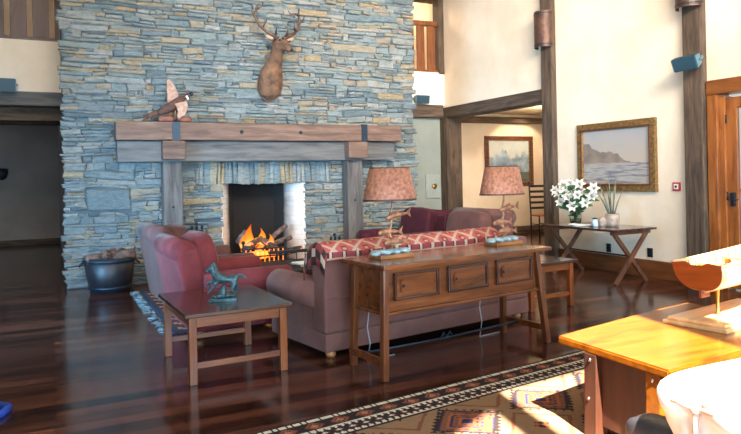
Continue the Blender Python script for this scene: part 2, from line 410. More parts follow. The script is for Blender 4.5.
M['red'] = plain('red_plastic', (170,38,44), .4, var=.05)
M['offwhite'] = plain('off_white', (226,224,220), .5, var=.04)
M['panel'] = plain('grey_panel', (150,156,150), .55, var=.06)
M['fur'] = plain('stag_fur', (112,80,58), .9, var=.25, scale=9, c2=(64,46,36), bump=.4)
M['fur_light'] = plain('pale_fur', (168,138,114), .9, var=.1)
M['antler'] = plain('antler', (92,66,52), .5, var=.3, scale=14, c2=(38,28,26))
M['feather'] = plain('brown_feather', (92,58,44), .8, var=.3, scale=26, c2=(44,28,24))
M['feather_pale'] = plain('pale_wing', (180,146,128), .8, var=.14, scale=22, c2=(136,102,86))
M['redstone'] = plain('brown_stone', (134,84,70), .8, var=.2, scale=10)
M['petal'] = plain('lily_petal', (250,250,246), .6, var=.02)
M['leaf'] = plain('lily_leaf', (64,112,72), .5, var=.25, scale=14, c2=(30,70,44))
M['spike'] = plain('grey_green_blade', (112,124,112), .6, var=.2, scale=14, c2=(66,78,72))
M['pot'] = plain('stone_pot', (168,150,136), .6, var=.2, scale=14, c2=(112,98,92))
M['glass'] = glass_mat('clear_glass')
M['water_glass'] = glass_mat('vase_glass', (226,240,236), .03)
M['pane'] = pane_mat()
M['bark'] = plain('log_bark', (112,82,70), .9, var=.3, scale=16, c2=(60,44,40), bump=.5)
M['log_end'] = plain('log_end', (176,142,112), .85, var=.15, scale=20)
M['barrel'] = wood('barrel_stave', (18,18,22), (36,36,44), 'Z', 8, .45, .2)
M['rush'] = plain('rush_seat', (170,92,58), .8, var=.2, scale=26)
M['ladder'] = plain('black_chair_paint', (30,28,28), .4, var=.1)
M['paper'] = plain('paper', (222,226,228), .5, var=.05)
M['mag'] = plain('magazine_cover', (120,136,156), .3, var=.3, scale=12, c2=(56,66,86))
M['mag_b'] = plain('magazine_cover_dark', (58,66,80), .3, var=.3, scale=12)
M['blue'] = plain('blue_strap', (24,62,150), .5, var=.2)
M['cord'] = plain('pale_cord', (150,158,168), .5, var=.05)
M['firebrick'] = firebrick_mat()
M['ember'] = ember_mat()
M['glow'] = emis('glowing_grate', (255,130,50), 1.0)
M['ash'] = plain('ash_log', (112,96,92), .95, var=.25, scale=18, c2=(48,40,40), bump=.4)
M['flame'] = flame_mat('flame', (255,140,40), (225,70,14), 1.5, .34)
M['rug'] = attr_mat('wool_rug')
M['fringe'] = plain('rug_fringe', (104,114,118), .9, var=.1)
M['boat_in'] = wood('boat_cedar', (176,116,66), (222,166,108), 'X', 8, .35, .06, coat=.3)
M['boat_out'] = wood('boat_hull', (200,152,100), (236,196,146), 'X', 8, .3, .06, coat=.4)
M['transom'] = wood('boat_transom', (92,36,12), (122,54,20), 'Y', 7, .4, .08)
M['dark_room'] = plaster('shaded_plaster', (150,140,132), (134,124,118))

# ------------------------------------------------------------------ room shell
WY = 9.49     # face of the stone chimney breast
RX = 7.1      # face of the plaster wall with the lake painting
MY = 11.0     # face of the gallery
CE = 6.2
o = struct(MB().box(-2.6, 11.6, -4.7, 17.6, -.1, 0).build('floor', M['floor']))
# ceiling with added unseen slots, their strips shaped to throw the sun patches below
SUN_AZ, SUN_EL = math.atan2(.194, .981), R(55)
SX, SY = -CE/math.tan(SUN_EL)*math.sin(SUN_AZ), -CE/math.tan(SUN_EL)*math.cos(SUN_AZ)
b = MB()
b.box(-2.6, 11.6, -.55, 17.6, CE, CE+.1); b.box(-2.6, -.2, -4.7, -.55, CE, CE+.1); b.box(4.6, 11.6, -4.7, -.55, CE, CE+.1)
def roofpoly(pts): b.prism([(x+SX, y+SY) for x, y in pts], CE, CE+.03)
def bar(x0, x1, ya=-.2):     # x measured where the bar's shadow crosses y = 3.4 on the floor
    k = .194/.981
    roofpoly([(x0-k*(3.4-ya), ya), (x1-k*(3.4-ya), ya), (x1+k*.5, 3.9), (x0+k*.5, 3.9)])
bar(-1.5, 1.5); bar(2.363, 2.571, 2.5); bar(3.396, 3.65); bar(4.7, 7)
roofpoly([(1.3, 2.62), (2.40, 3.20), (2.55, 3.3), (2.55, 3.9), (1.3, 3.9)])
roofpoly([(2.5, 3.39), (3.45, 3.47), (3.45, 3.9), (2.5, 3.9)])
roofpoly([(3.6, 3.52), (4.9, 3.6), (4.9, 3.9), (3.6, 3.9)])
struct(b.build('ceiling', M['ceiling']))

# stone chimney breast -------------------------------------------------------
def stones():
    rnd = random.Random(11)
    bm = bmesh.new()
    def warp(x, z):
        return .034*noise.noise(Vector((x*.9, z*1.3, 3.1)))+.024*noise.noise(Vector((x*3.4, z*2.2, 9.7)))
    def stone(x0, x1, z0, z1, dep=None, vert=False):
        if x1-x0 < .015 or z1-z0 < .012: return
        d = dep if dep is not None else rnd.uniform(-.012, .018)
        g = rnd.uniform(.0005, .004); c = min(.012, (z1-z0)*.25, (x1-x0)*.25)
        j = lambda a: rnd.uniform(-a, a)
        base = [(x0+g, z0+g), (x1-g, z0+g), (x1-g, z1-g), (x0+g, z1-g)]
        q = [(x+j(min(.022, (x1-x0)*.16)), z+j(min(.013, (z1-z0)*.2))) for x, z in base]
        yb, yf = WY+.09, WY-d
        tilt = j(.010); tz = j(.008)
        cx, cz = (x0+x1)/2, (z0+z1)/2
        A, B, D = [], [], []
        for (x, z) in q:
            sx = 1 if x < cx else -1; sz = 1 if z < cz else -1
            zz = z+warp(x, z) if not vert else z
            yy = yf+tilt*(x-cx)/max(.1, x1-x0)*2+tz*(z-cz)/max(.05, z1-z0)*2
            A.append(bm.verts.new((x, yb, zz))); B.append(bm.verts.new((x, yy+c*.9, zz)))
            D.append(bm.verts.new((x+sx*c, yy, zz+sz*c)))
        for P, Q in ((A, B), (B, D)):
            for i in range(4): bm.faces.new((P[i], P[(i+1) % 4], Q[(i+1) % 4], Q[i]))
        bm.faces.new(D)
    L, Rr = .14, 5.53
    opx0, opx1, opz = 2.25, 3.53, 1.335
    sol0, sol1, solz = 1.87, 3.97, 1.665
    big = [(.42, .98, 1.06, 1.32)]
    z = 0.0
    while z < CE:
        h = rnd.choice((.035, .045, .06, .075, .10)) if z < 2.2 else rnd.choice((.045, .06, .075, .09, .11))
        for lim in (opz, solz):
            if z < lim-.001 and z+h > lim-.035: h = lim-z
        zm = z+h/2
        spans = [(L+rnd.uniform(-.03, .03), Rr+rnd.uniform(-.045, .045))]
        def cut(a, b):
            out = []
            for s, e in spans:
                if s < a: out.append((s, min(e, a)))
                if e > b: out.append((max(s, b), e))
            return out
        if zm < opz: spans = cut(opx0, opx1)
        elif zm < solz: spans = cut(sol0, sol1)
        for bx0, bx1, bz0, bz1 in big:
            if z < bz1 and z+h > bz0: spans = cut(bx0, bx1)
        for s, e in spans:
            x = s
            while x < e-.001:
                l = rnd.uniform(.09, .28) if rnd.random() < .7 else rnd.uniform(.25, .55)
                if e-(x+l) < .12: l = e-x
                if h > .07 and rnd.random() < .5:
                    k = rnd.uniform(.35, .65)
                    stone(x, x+l, z, z+h*k); m2 = x+l*rnd.uniform(.3, .7)
                    if rnd.random() < .5: stone(x, x+l, z+h*k, z+h)
                    else: stone(x, m2, z+h*k, z+h); stone(m2, x+l, z+h*k, z+h)
                else: stone(x, x+l, z, z+h)
                x += l
        z += h
    for b in big:
        zc = b[2]+.04
        stone(b[0]+.0, b[1], b[2]-.03, b[3]+.0, .025)
    x = sol0
    while x < sol1-.01:
        w = rnd.uniform(.045, .10); w = min(w, sol1-x)
        stone(x, x+w, opz+.005, solz-.005, rnd.uniform(-.005, .02), True); x += w
    # returns of the breast, left and right ends
    me = bpy.data.meshes.new('wall_back'); bmesh.ops.recalc_face_normals(bm, faces=bm.faces)
    bm.to_mesh(me); bm.free()
    o = bpy.data.objects.new('wall_back', me); COL.objects.link(o); me.materials.append(M['stone'])
    b2 = MB()   # rubble core behind the face stones
    b2.box(L+.03, opx0-.02, WY+.035, MY+.25, 0, CE); b2.box(opx1+.02, Rr-.03, WY+.035, MY+.25, 0, CE)
    b2.box(opx0-.02, opx1+.02, WY+.035, MY+.25, opz+.02, CE)
    b2.build('core', M['mortar'], o)
    return struct(o)
stones()

# firebox (object origin at its mouth, so soot is placed by its depth)
fb = thing('firebox', 'whitewashed brick firebox with soot-blackened back in the stone wall', 'firebox', (2.89, WY, 0))
hw0, hw1, dp, zt, zb = .64, .335, .62, 1.335, .14
th = .06
for sg in (-1, 1):
    MB().prism([(sg*hw0, 0.02), (sg*hw1, dp), (sg*(hw1+.05), dp+.04), (sg*(hw0+.06), .06)], zb, zt+.1).build('brick_cheek', M['firebrick'], fb)
MB().box(-hw1-.05, hw1+.05, dp, dp+.08, zb, zt+.1).build('brick_back', M['firebrick'], fb)
MB().box(-hw0-.1, hw0+.1, .03, dp+.1, 0, zb).build('hearth_floor', plain('hearth_stone', (70,66,66), .9), fb)
MB().box(-hw0-.1, hw0+.1, .05, dp+.1, zt+.02, zt+.08).build('flue_throat', M['black'], fb)

# right-hand plaster wall with the passage opening under the beam
b = MB()
b.box(RX, RX+.25, 5.2, 7.95, 0, CE)
b.box(RX, RX+.25, 7.95, 15.5, 2.72, CE)
b.box(RX, RX+.25, 11.1, 12.4, 0, 2.75)
b.box(RX, RX+.25, 3.62, 5.2, 2.45, CE)
b.box(RX, RX+.25, -4.7, 3.62, 0, CE)
struct(b.build('wall_right', M['plaster']))
struct(MB().box(-2.7, -2.5, -4.7, 17.6, 0, CE).build('wall_left', M['plaster']))
# window wall behind the viewer: piers and a head, open bays between
b = MB()
def fw(x0, x1, z0, z1): b.box(x0, x1, -4.7, -4.5, z0, z1)
fw(-2.7, -2.0, 0, CE); fw(-2.0, 7.3, 3.4, CE)
for x in (.2, 2.4, 4.6, 6.9): fw(x, x+.22, 0, 3.4)
struct(b.build('wall_front', M['plaster']))

# gallery (mezzanine) fronts and rooms below / behind
b = MB()
b.box(-2.6, .3, MY, MY+.2, 2.78, 3.57); b.box(-2.6, .3, MY+.2, 17.6, 2.78, 3.5)
struct(b.build('wall_gallery_left', M['plaster']))
b = MB()
b.box(5.4, RX+.1, MY, MY+.2, 2.80, 3.45); b.box(5.4, RX+.1, MY+.2, 15.6, 2.8, 3.4)
struct(b.build('wall_gallery_right', M['plaster_white']))
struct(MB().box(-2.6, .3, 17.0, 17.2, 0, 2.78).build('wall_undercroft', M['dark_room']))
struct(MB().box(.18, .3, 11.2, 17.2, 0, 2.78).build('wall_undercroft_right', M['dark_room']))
struct(MB().box(-2.6, 5.6, 15.4, 15.6, 3.45, CE).build('wall_gallery_back', M['plaster']))
struct(MB().box(5.3, RX+.2, 13.4, 13.6, 3.4, CE).build('wall_gallery_far', M['plaster']))
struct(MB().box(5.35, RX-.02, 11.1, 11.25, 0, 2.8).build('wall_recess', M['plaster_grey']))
struct(MB().box(5.35, RX-.06, 11.07, 11.1, 0, .16, .01).build('baseboard_recess', M['base_wood']))
struct(MB().box(-2.5, .18, 16.95, 17.0, 0, .12, .01).build('baseboard_undercroft', M['beam']))
# side room seen through the opening
struct(MB().box(RX+.2, 11.6, 12.3, 12.5, 0, 2.85).build('wall_side_room', M['plaster']))
struct(MB().box(11.4, 11.6, 7.8, 12.4, 0, 2.85).build('wall_side_room_right', M['plaster']))
struct(MB().box(RX+.25, 11.6, 7.7, 7.9, 0, 2.85).build('wall_side_room_front', M['plaster']))
struct(MB().box(RX+.25, 11.6, 7.8, 12.4, 2.8, 2.9).build('ceiling_side_room', M['ceiling']))
struct(MB().box(RX+.2, 11.4, 12.2, 12.3, 0, .16, .01).build('baseboard_side_room', M['beam']))
struct(MB().box(RX+.2, 11.4, 12.12, 12.3, 2.58, 2.72, .01).build('trim_side_room_beam', M['beam']))

# timber frame: every post and beam its own piece
def timber(name, x0, x1, y0, y1, z0, z1, m, label=None):
    o = MB().box(x0, x1, y0, y1, z0, z1, .018).build(name, M[m]); return struct(o)
timber('trim_1', RX-.10, RX+.3, 5.215, 5.47, 0, CE, 'beam_z')
timber('trim_2', RX-.10, RX+.3, 7.80, 8.04, 0, CE, 'beam_z')
timber('trim_3', RX-.06, RX+.30, 10.86, 11.2, 0, 2.56, 'beam_z')
timber('trim_4', RX-.06, RX+.30, 8.04, 11.05, 2.54, 2.75, 'beam_y')
timber('trim_5', 5.45, RX-.06, MY-.05, MY+.2, 2.55, 2.80, 'beam')
timber('trim_6', -2.5, .2, MY-.05, MY+.3, 2.58, 2.79, 'mantel_grey')
timber('trim_7', -2.5, .2, MY+.3, MY+.5, 2.38, 2.6, 'beam')
timber('trim_8', -2.5, .2, MY+1.8, MY+2.1, 2.45, 2.78, 'beam')
timber('trim_9', RX-.12, RX+.1, MY-.02, MY+.2, 3.42, CE, 'beam_z')
timber('trim_10', RX-.5, RX+.0, 9.0, 11.4, 4.92, 5.15, 'beam_y')
struct(MB().box(RX-.035, RX, 5.47, 7.80, 0, .235, .008).build('baseboard_right', M['base_wood']))

# glazed timber door -----------------------------------------------------------
d = bpy.data.objects.new('door_1', None); COL.objects.link(d); d.location = (RX, 5.2, 0); struct(d)
W = M['oak_warm']
MB().box(-.05, .2, -1.6, 0, 2.30, 2.47, .01).build('lintel', wood('door_lintel_timber', (100,54,22), (140,82,36), 'Y', 7, .35, .1), d)
MB().box(-.04, .2, -.13, 0, 0, 2.30, .008).build('jamb', W, d)
MB().box(-.04, .2, -1.6, -1.47, 0, 2.30, .008).build('jamb', W, d)
MB().box(-.0, .15, -.20, -.13, 0, 2.27, .005).build('door_stop', W, d)
lf = MB()
lf.box(.03, .08, -.33, -.20, .02, 2.25, .006); lf.box(.03, .08, -1.47, -1.34, .02, 2.25, .006)
lf.box(.03, .08, -1.34, -.33, .02, .25, .006); lf.box(.03, .08, -1.34, -.33, 2.12, 2.25, .006)
lf.box(.04, .07, -.85, -.81, .25, 2.12); lf.box(.04, .07, -1.34, -.33, 1.15, 1.19)
lf.build('leaf', W, d)
MB().box(.052, .058, -1.34, -.33, .25, 2.12).build('pane', M['pane'], d)
MB().box(.0, .04, -.30, -.25, .98, 1.14, .006).tube([(.0, -.275, 1.06), (-.04, -.275, 1.06), (-.04, -.38, 1.06)], .009).build('handle', M['iron'], d)
for zz in (.3, 1.1, 2.0):
    MB().tube([(.02, -.20, zz-.05), (.02, -.20, zz+.05)], .012).build('hinge', M['iron'], d)

# balcony railings of wide boards
def railing(label, x0, x1, y, z0, z1, m, w=.21, gap=.075, off=0):
    t = thing('balcony_railing', label, 'railing', (x0, y, z0))
    x = off
    while x < x1-x0-.02:
        e = min(x+w, x1-x0)
        MB().box(max(x, 0), e, 0, .04, .02, z1-z0-.06, .006).build('board', M[m], t)
        x += w+gap
    MB().box(0, x1-x0, -.03, .09, z1-z0-.09, z1-z0, .01).build('handrail', M[m], t)
    MB().box(0, x1-x0, -.02, .06, -.03, .03, .006).build('bottom_rail', M[m], t)
railing('brown board railing of the gallery beside the dark undercroft opening', -2.4, .16, MY+.03, 3.59, 4.65, 'balus', .22, .08, .10)
railing('orange brown board railing of the gallery above the grey recess', 5.5, 6.96, MY+.03, 3.47, 4.46, 'balus_warm', .17, .07, .05)

# ------------------------------------------------------------------ mantelpiece
t = thing('mantelpiece', 'massive weathered timber mantelpiece on two posts around the fireplace', 'mantelpiece', (2.9, WY, 0))
X0 = -2.9
MB().box(.78+X0, 5.06+X0, -.36, -.045, 1.965, 2.215, .018).build('mantel_beam', M['mantel'], t)
MB().box(.80+X0, 4.98+X0, -.26, -.045, 1.675, 1.96, .014).build('backing_beam', M['mantel_grey'], t)
for x0, x1 in ((1.385, 1.64), (4.15, 4.41)):
    MB().box(x0+X0, x1+X0, -.25, -.045, 0, 1.675, .012).build('post', M['mantel_post'], t)
for x0, x1 in ((1.36, 1.66), (4.10, 4.42)):
    MB().box(x0+X0, x1+X0, -.44, -.24, 1.70, 1.955, .02).build('corbel', M['mantel'], t)
for x in (1.55, 4.40):
    MB().box(x+X0-.05, x+X0+.05, -.375, -.355, 1.955, 2.225).box(x+X0-.05, x+X0+.05, -.375, -.03, 2.215, 2.225).build('iron_strap', M['iron_blue'], t)
for x in (2.46, 3.35):
    MB().ball((x+X0, -.362, 2.09), .028, sy=.5).build('bolt', M['iron'], t)
for x in (1.51, 4.27):
    MB().ball((x+X0, -.252, 1.05), .018, sy=.5).build('bolt', M['iron'], t)

# ------------------------------------------------------------------ stag head
t = thing('mounted_stag_head', 'stag head trophy with wide antlers mounted high on the stone wall', 'trophy head', (3.0, WY-.03, 2.59)); t.scale = (.93, .93, .93)
skin('body', [(-.02, -.03, .09), (-.03, -.10, .27), (-.015, -.15, .46), (.035, -.22, .68), (.07, -.32, .86), (.10, -.42, .84), (.15, -.53, .75), (.17, -.59, .71), (-.04, -.30, .92), (-.12, -.29, .97), (.19, -.29, .92), (.28, -.28, .965), (-.01, -.015, .0)],
     [(0, 1), (1, 2), (2, 3), (3, 4), (4, 5), (5, 6), (6, 7), (4, 8), (8, 9), (4, 10), (10, 11), (0, 12)],
     [(.16, .11), (.215, .17), (.175, .15), (.112, .11), (.095, .09), .082, .052, .042, .028, .022, .028, .022, .07], M['fur'], t, root=1)
MB().ball((.165, -.615, .725), .028, sx=1.1, sz=.8).build('nose', M['black'], t)
for s, p in ((-1, (.02, -.47, .895)), (1, (.19, -.46, .885))):
    MB().ball(p, .016).build('eye', M['black'], t)
for sx, tip in ((-1, (-.17, -.285, 1.0)), (1, (.33, -.275, .99))):
    c = (-.09, -.30, .955) if sx < 0 else (.245, -.29, .95)
    MB().ball((0, 0, 0), .075, sx=1, sy=.25, sz=.36, M=T(c[0], c[1]-.012, c[2]) @ Matrix.Rotation(R(-18*sx) if sx > 0 else R(18), 4, 'Y')).build('ear', M['fur_light'], t)
b = MB().prism([(.19*math.cos(a)*1.0, .26*math.sin(a)) for a in [k*PI/12 for k in range(24)]], 0, .03, T(-.03, .0, .24) @ Matrix.Rotation(PI/2, 4, 'X'))
b.build('wall_shield', M['frame_dark'], t)
def antler(pts, rad, tines):
    sq = lambda q: [(x, y, .94+(z-.94)*.88) for x, y, z in q]
    pts = sq(pts); tines = [(sq(q), r) for q, r in tines]
    b = MB(); b.tube(pts, rad, 10)
    for q, r in tines: b.tube(q, r, 8)
    b.build('antler', M['antler'], t)
antler([(.04, -.33, .94), (-.03, -.33, 1.0), (-.14, -.31, 1.06), (-.25, -.29, 1.17), (-.31, -.28, 1.32), (-.29, -.29, 1.47), (-.25, -.31, 1.55)], [.032, .03, .027, .025, .023, .019, .006],
       [([(.0, -.34, .98), (-.02, -.42, 1.05), (-.01, -.47, 1.15)], [.018, .015, .004]), ([(-.20, -.3, 1.12), (-.17, -.37, 1.2), (-.15, -.40, 1.28)], [.017, .013, .004]),
        ([(-.305, -.28, 1.30), (-.36, -.3, 1.38), (-.37, -.32, 1.46)], [.017, .013, .004]), ([(-.295, -.29, 1.44), (-.22, -.33, 1.50), (-.12, -.36, 1.49)], [.016, .013, .004])])
antler([(.12, -.33, .94), (.19, -.33, .99), (.30, -.31, 1.05), (.39, -.29, 1.15), (.43, -.28, 1.30), (.40, -.29, 1.44), (.42, -.31, 1.53)], [.032, .03, .027, .025, .023, .019, .006],
       [([(.16, -.34, .98), (.17, -.42, 1.04), (.16, -.47, 1.12)], [.018, .015, .004]), ([(.35, -.3, 1.10), (.30, -.38, 1.16), (.29, -.41, 1.24)], [.017, .013, .004]),
        ([(.43, -.28, 1.27), (.48, -.3, 1.33), (.50, -.32, 1.41)], [.017, .013, .004]), ([(.41, -.29, 1.40), (.33, -.33, 1.42), (.24, -.36, 1.40), (.20, -.37, 1.46)], [.018, .015, .011, .004])])

# ------------------------------------------------------------------ mounted pheasant on the mantel
t = thing('mounted_pheasant', 'taxidermy pheasant with raised wings on brown stones atop the mantel', 'stuffed bird', (1.55, 9.29, 2.218)); t.scale = (.93, .93, .93)
MB().ball((-.10, 0, .05), .13, sx=1.0, sy=.6, sz=.42, jit=.3).build('base_stone', M['redstone'], t)
MB().ball((.15, 0, .048), .12, sx=1.0, sy=.6, sz=.42, jit=.3).build('base_stone', M['redstone'], t)
skin('body', [(.19, -.06, .40), (.13, -.05, .36), (.05, -.03, .29), (-.06, -.02, .22), (-.17, 0, .16), (-.24, .01, .13), (.24, -.07, .42)], [(0, 1), (1, 2), (2, 3), (3, 4), (4, 5), (0, 6)],
     [.04, .038, .075, .085, .055, .022, .03], M['feather'], t, root=2)
MB().ball((.245, -.075, .425), .037, sz=.85).build('head', M['iron_blue'], t)
MB().tube([(.20, -.06, .385), (.175, -.055, .37)], [.043, .045]).build('neck_ring', M['offwhite'], t)
MB().tube([(.275, -.085, .425), (.305, -.09, .41)], [.014, .003], 6).build('beak', M['bun'], t)
for k in range(3):
    MB().tube([(-.18, 0, .15+.012*k), (-.33, .01, .085+.018*k), (-.44, .02, .03+.03*k)], [.03, .02, .004], 6, flat=.3).build('tail_feather', M['feather'], t)
def wing(poly, y0, y1, mt='feather_pale'):
    MB().prism(poly, y0, y1, Matrix.Rotation(PI/2, 4, 'X'), bev=.004).build('wing', M[mt], t)
wing([(-.07, .24), (.10, .32), (.08, .44), (.03, .56), (-.04, .66), (-.08, .64), (-.085, .5)], -.09, -.06)
wing([(.0, .27), (.18, .32), (.19, .20), (.13, .10), (.05, .045), (.03, .09), (.05, .16)], .08, .11)
MB().tube([(.02, -.01, .22), (.03, 0, .09)], .012, 6).build('leg', M['bun'], t)
MB().tube([(-.04, -.01, .18), (-.05, 0, .09)], .012, 6).build('leg', M['bun'], t)

# ------------------------------------------------------------------ fire
t = thing('fire_grate', 'glowing iron fire basket holding the burning logs', 'fire grate', (2.80, 9.42, .14))
b = MB()
for k in range(9):
    x = -.28+.07*k
    b.tube([(x, -.16, 0.02), (x, -.16, .24)], .009, 6)
b.build('front_bar', M['glow'], t)
b = MB()
for z in (.04, .14, .25): b.bar((-.32, -.17, z), (.32, -.17, z), .022, .022)
b.build('rail', M['iron'], t)
b = MB()
for k in range(8): b.bar((-.28+.08*k, -.16, .05), (-.28+.08*k, .28, .05), .015, .015)
b.build('floor_bar', M['iron'], t)
for x in (-.32, .32):
    MB().tube([(x, -.17, 0), (x, -.17, .33)], .018, 8).ball((x, -.17, .35), .028).build('andiron', M['iron'], t)
def log(a, b_, r, mat, label, grp='logs burning in the fireplace'):
    o = MB().tube([a, tuple((Vector(a)+Vector(b_))/2+Vector((0, 0, .01))), b_], [r, r*1.08, r*.9], 10).build('burning_log', M[mat])
    return tag(o, label, 'log', grp)
log((2.52, 9.38, .36), (2.78, 9.50, .50), .050, 'ember', 'charred log leaning inward on the burning pile, ember edged')
log((3.02, 9.36, .34), (2.80, 9.52, .52), .050, 'ember', 'black log crossing over the other at the peak of the fire')
log((2.54, 9.55, .25), (3.04, 9.60, .27), .055, 'ember', 'log lying flat at the bottom of the fire basket')
log((2.58, 9.78, .36), (3.08, 9.74, .40), .055, 'ember', 'log at the back of the fire behind the flames')
log((2.96, 9.50, .40), (3.32, 9.56, .50), .038, 'ash', 'ash-grey log sticking out of the fire towards the white cheek')
log((3.02, 9.62, .50), (3.28, 9.66, .68), .038, 'ash', 'ash-covered log leaning upright beside the flames')
log((3.14, 9.42, .28), (3.44, 9.44, .33), .050, 'ember', 'dark log end lying low at the side of the fire')
log((2.50, 9.60, .46), (2.64, 9.66, .62), .050, 'ash', 'short ashy log against the narrow white cheek')
def flame(x, y, z, h, r, mat, lab, lean=.05):
    b = MB(); pts = []; rad = []
    for k in range(10):
        f = k/9; pts.append((lean*math.sin(f*3.0)*h, .02*math.sin(f*5), f*h)); rad.append(max(.004, r*(math.sin(PI*min(1, f*.9+.14))**.9)*(1-f*.55)))
    b.tube(pts, rad, 14)
    o = b.build('flame', M[mat], None, (x, y, z)); tag(o, lab, 'flame', 'flames in the fireplace'); return o
flame(2.69, 9.56, .40, .34, .10, 'flame', 'tall orange flame rising at the peak of the logs', -.12)
flame(2.82, 9.54, .42, .25, .08, 'flame', 'bright flame beside the tallest flame', .15)
flame(2.59, 9.52, .36, .24, .07, 'flame', 'small flame at the narrow side of the fire', -.2)
flame(2.94, 9.50, .36, .22, .07, 'flame', 'low flame over the ash-grey logs', .2)
flame(2.76, 9.40, .26, .20, .08, 'flame', 'flame licking between the two crossed logs', .0)
o = MB().ball((2.77, 9.48, .27), .22, sx=1.2, sy=.7, sz=.28, jit=.5).build('ember_bed', emis('ember_bed', (255, 120, 30), 3)); tag(o, 'bed of glowing orange embers under the logs', 'embers', kind='stuff')
t = thing('hearth_fender', 'low black iron fender bar lying across the hearth', 'fender', (3.05, 9.24, 0))
MB().box(-.20, .40, -.04, .04, .30, .345, .008).build('top_bar', M['iron'], t)
b = MB()
for k in range(5): b.tube([(-.17+.135*k, 0, .03), (-.17+.135*k, 0, .30)], .008, 6)
b.build('upright', M['iron'], t)
MB().box(-.20, .40, -.05, .05, 0, .035, .006).build('foot_bar', M['iron'], t)
def firetools(x, y, label, h):
    t = thing('fire_tool_set', label, 'fire tools', (x, y, 0))
    MB().lathe([(.11, 0), (.11, .02), (.03, .04)]).build('base', M['iron'], t)
    MB().tube([(0, 0, .03), (0, 0, h)], .011, 8).ball((0, 0, h+.02), .026).build('stand', M['iron'], t)
    MB().box(-.09, .09, -.012, .012, h-.10, h-.075).build('hanger', M['iron'], t)
    for k, dx in enumerate((-.07, .0, .07)):
        b = MB().tube([(dx, -.03, .12), (dx, -.03, h-.06)], .008, 6).ball((dx, -.03, h-.03), .022, sz=1.5)
        if k == 0: b.box(dx-.045, dx+.045, -.05, -.01, .07, .20, .005)
        elif k == 1: b.lathe([(.03, .06), (.035, .16), (.012, .2)], (dx, -.03, 0), 10)
        else: b.tube([(dx, -.03, .12), (dx+.03, -.05, .1)], .008, 6)
        b.build(('shovel', 'brush', 'poker')[k], M['iron'], t)
firetools(1.83, 9.30, 'black iron fire tools against the wall behind the crimson chair', .78)
firetools(3.94, 9.32, 'black iron fire tools beside the post near the kilim covered sofa', .50)

# log barrel
t = thing('log_barrel', 'dark half barrel filled with firewood against the stone wall', 'barrel', (.66, 8.97, 0))
b = MB(); b.lathe([(.235, 0), (.275, .2), (.315, .46), (.30, .46), (.26, .2), (.22, .03), (0.02, .03)], seg=28); b.build('stave_wall', M['barrel'], t)
for z, r in ((.06, .252), (.40, .312)):
    MB().lathe([(r, z), (r+.008, z), (r+.012, z+.035), (r+.004, z+.035)], seg=28, cap=False).build('hoop', M['iron_blue'], t)
for s in (-1, 1):
    MB().tube([(s*.31, -.06, .40), (s*.36, -.05, .36), (s*.36, .05, .36), (s*.31, .06, .40)], .01, 8).build('handle', M['iron'], t)
MB().lathe([(.02, .03), (.25, .34), (.24, .36), (.02, .36)], seg=20).build('lining', M['black'], t)
for k, (dx, dy, a, l, r, lab) in enumerate(((-.17, -.10, .3, .24, .06, 'firewood log in the barrel on the side away from the mauve chair'), (.15, -.12, -.2, .30, .065, 'thick firewood log in the barrel beside the mauve chair'), (-.02, .08, .9, .30, .06, 'firewood log at the back of the barrel'), (.14, .10, 1.2, .2, .055, 'short firewood log at the barrel rim'))):
    c = Vector((.66+dx, 8.97+dy, .455+.02*(k % 2))); v = Vector((math.cos(a), math.sin(a), .1))*l/2
    o = MB().tube([c-v, c+v], r, 10).build('firewood_log', M['bark']); tag(o, lab, 'log', 'firewood in the barrel')
def pinecone(x, y, z, lab):
    b = MB(); b.ball((x, y, z), .05, sz=1.2)
    for k in range(30):
        a = k*2.4; f = k/29; r = .055*math.sin(PI*(.12+f*.8))+.008
        b.ball((x+r*math.cos(a), y+r*math.sin(a), z-.05+.11*f), .014, sz=.6, sub=1)
    o = b.build('pine_cone', M['bark']); tag(o, lab, 'pine cone', 'pine cones in the barrel')
pinecone(.60, 8.80, .50, 'pine cone heaped at the front of the log barrel')
pinecone(.69, 8.86, .51, 'pine cone on top of the firewood in the barrel')

# ------------------------------------------------------------------ upholstery
def rollarm(b, y, sgn, x0, x1, zt, w, r):
    b.box(x0, x1, y-w/2, y+w/2, .10, zt, .02)
    b.tube([(x0, y+sgn*.02, zt), (x1-.012, y+sgn*.02, zt), (x1+.012, y+sgn*.02, zt)], [r, r, r*.9], 18)
def armchair(label, loc, rotz, mat, cmat, W=1.1, H=.90, group=None, armz=.47):
    t = thing('armchair', label, 'armchair', loc, rotz, group)
    MB().box(-.40, .46, -W/2+.03, W/2-.03, .06, .29, .02, seg=3).build('base', M[mat], t)
    tilt = rotm('Y', R(-9), (-.36, 0, .1))
    b = MB(); b.box(-.47, -.26, -W/2+.02, W/2-.02, .08, H-.05, .05, tilt, seg=4)
    b.tube([tilt @ Vector((-.385, -W/2+.03, H-.075)), tilt @ Vector((-.385, W/2-.03, H-.075))], .105, 18)
    b.build('backrest', M[mat], t)
    for s in (-1, 1):
        b = MB(); rollarm(b, s*(W/2-.10), s, -.34, .48, armz, .19, .115); b.build('arm', M[mat], t)
    MB().cushion((.13, 0, .36), (.74, W-.40, .18), 7, .15, seed=loc[1], wrinkle=.02).build('seat_cushion', M[cmat], t)
    MB().cushion((-.19, 0, .66), (.22, W-.38, .50), 5, .1, rotm('Y', R(-12), (-.2, 0, .4)), seed=loc[1], wrinkle=.03).build('back_cushion', M[cmat], t)
    for sx in (-.36, .42):
        for sy in (-1, 1):
            MB().lathe([(.02, 0), (.035, .02), (.03, .07)], (sx, sy*(W/2-.08), 0), 12).build('foot', M['bun'], t)
    return t
armchair('crimson velvet armchair behind the horse statue table', (1.52, 6.36, .0095), R(2), 'crimson', 'crimson', 1.08, .86, 'velvet armchairs by the fire')
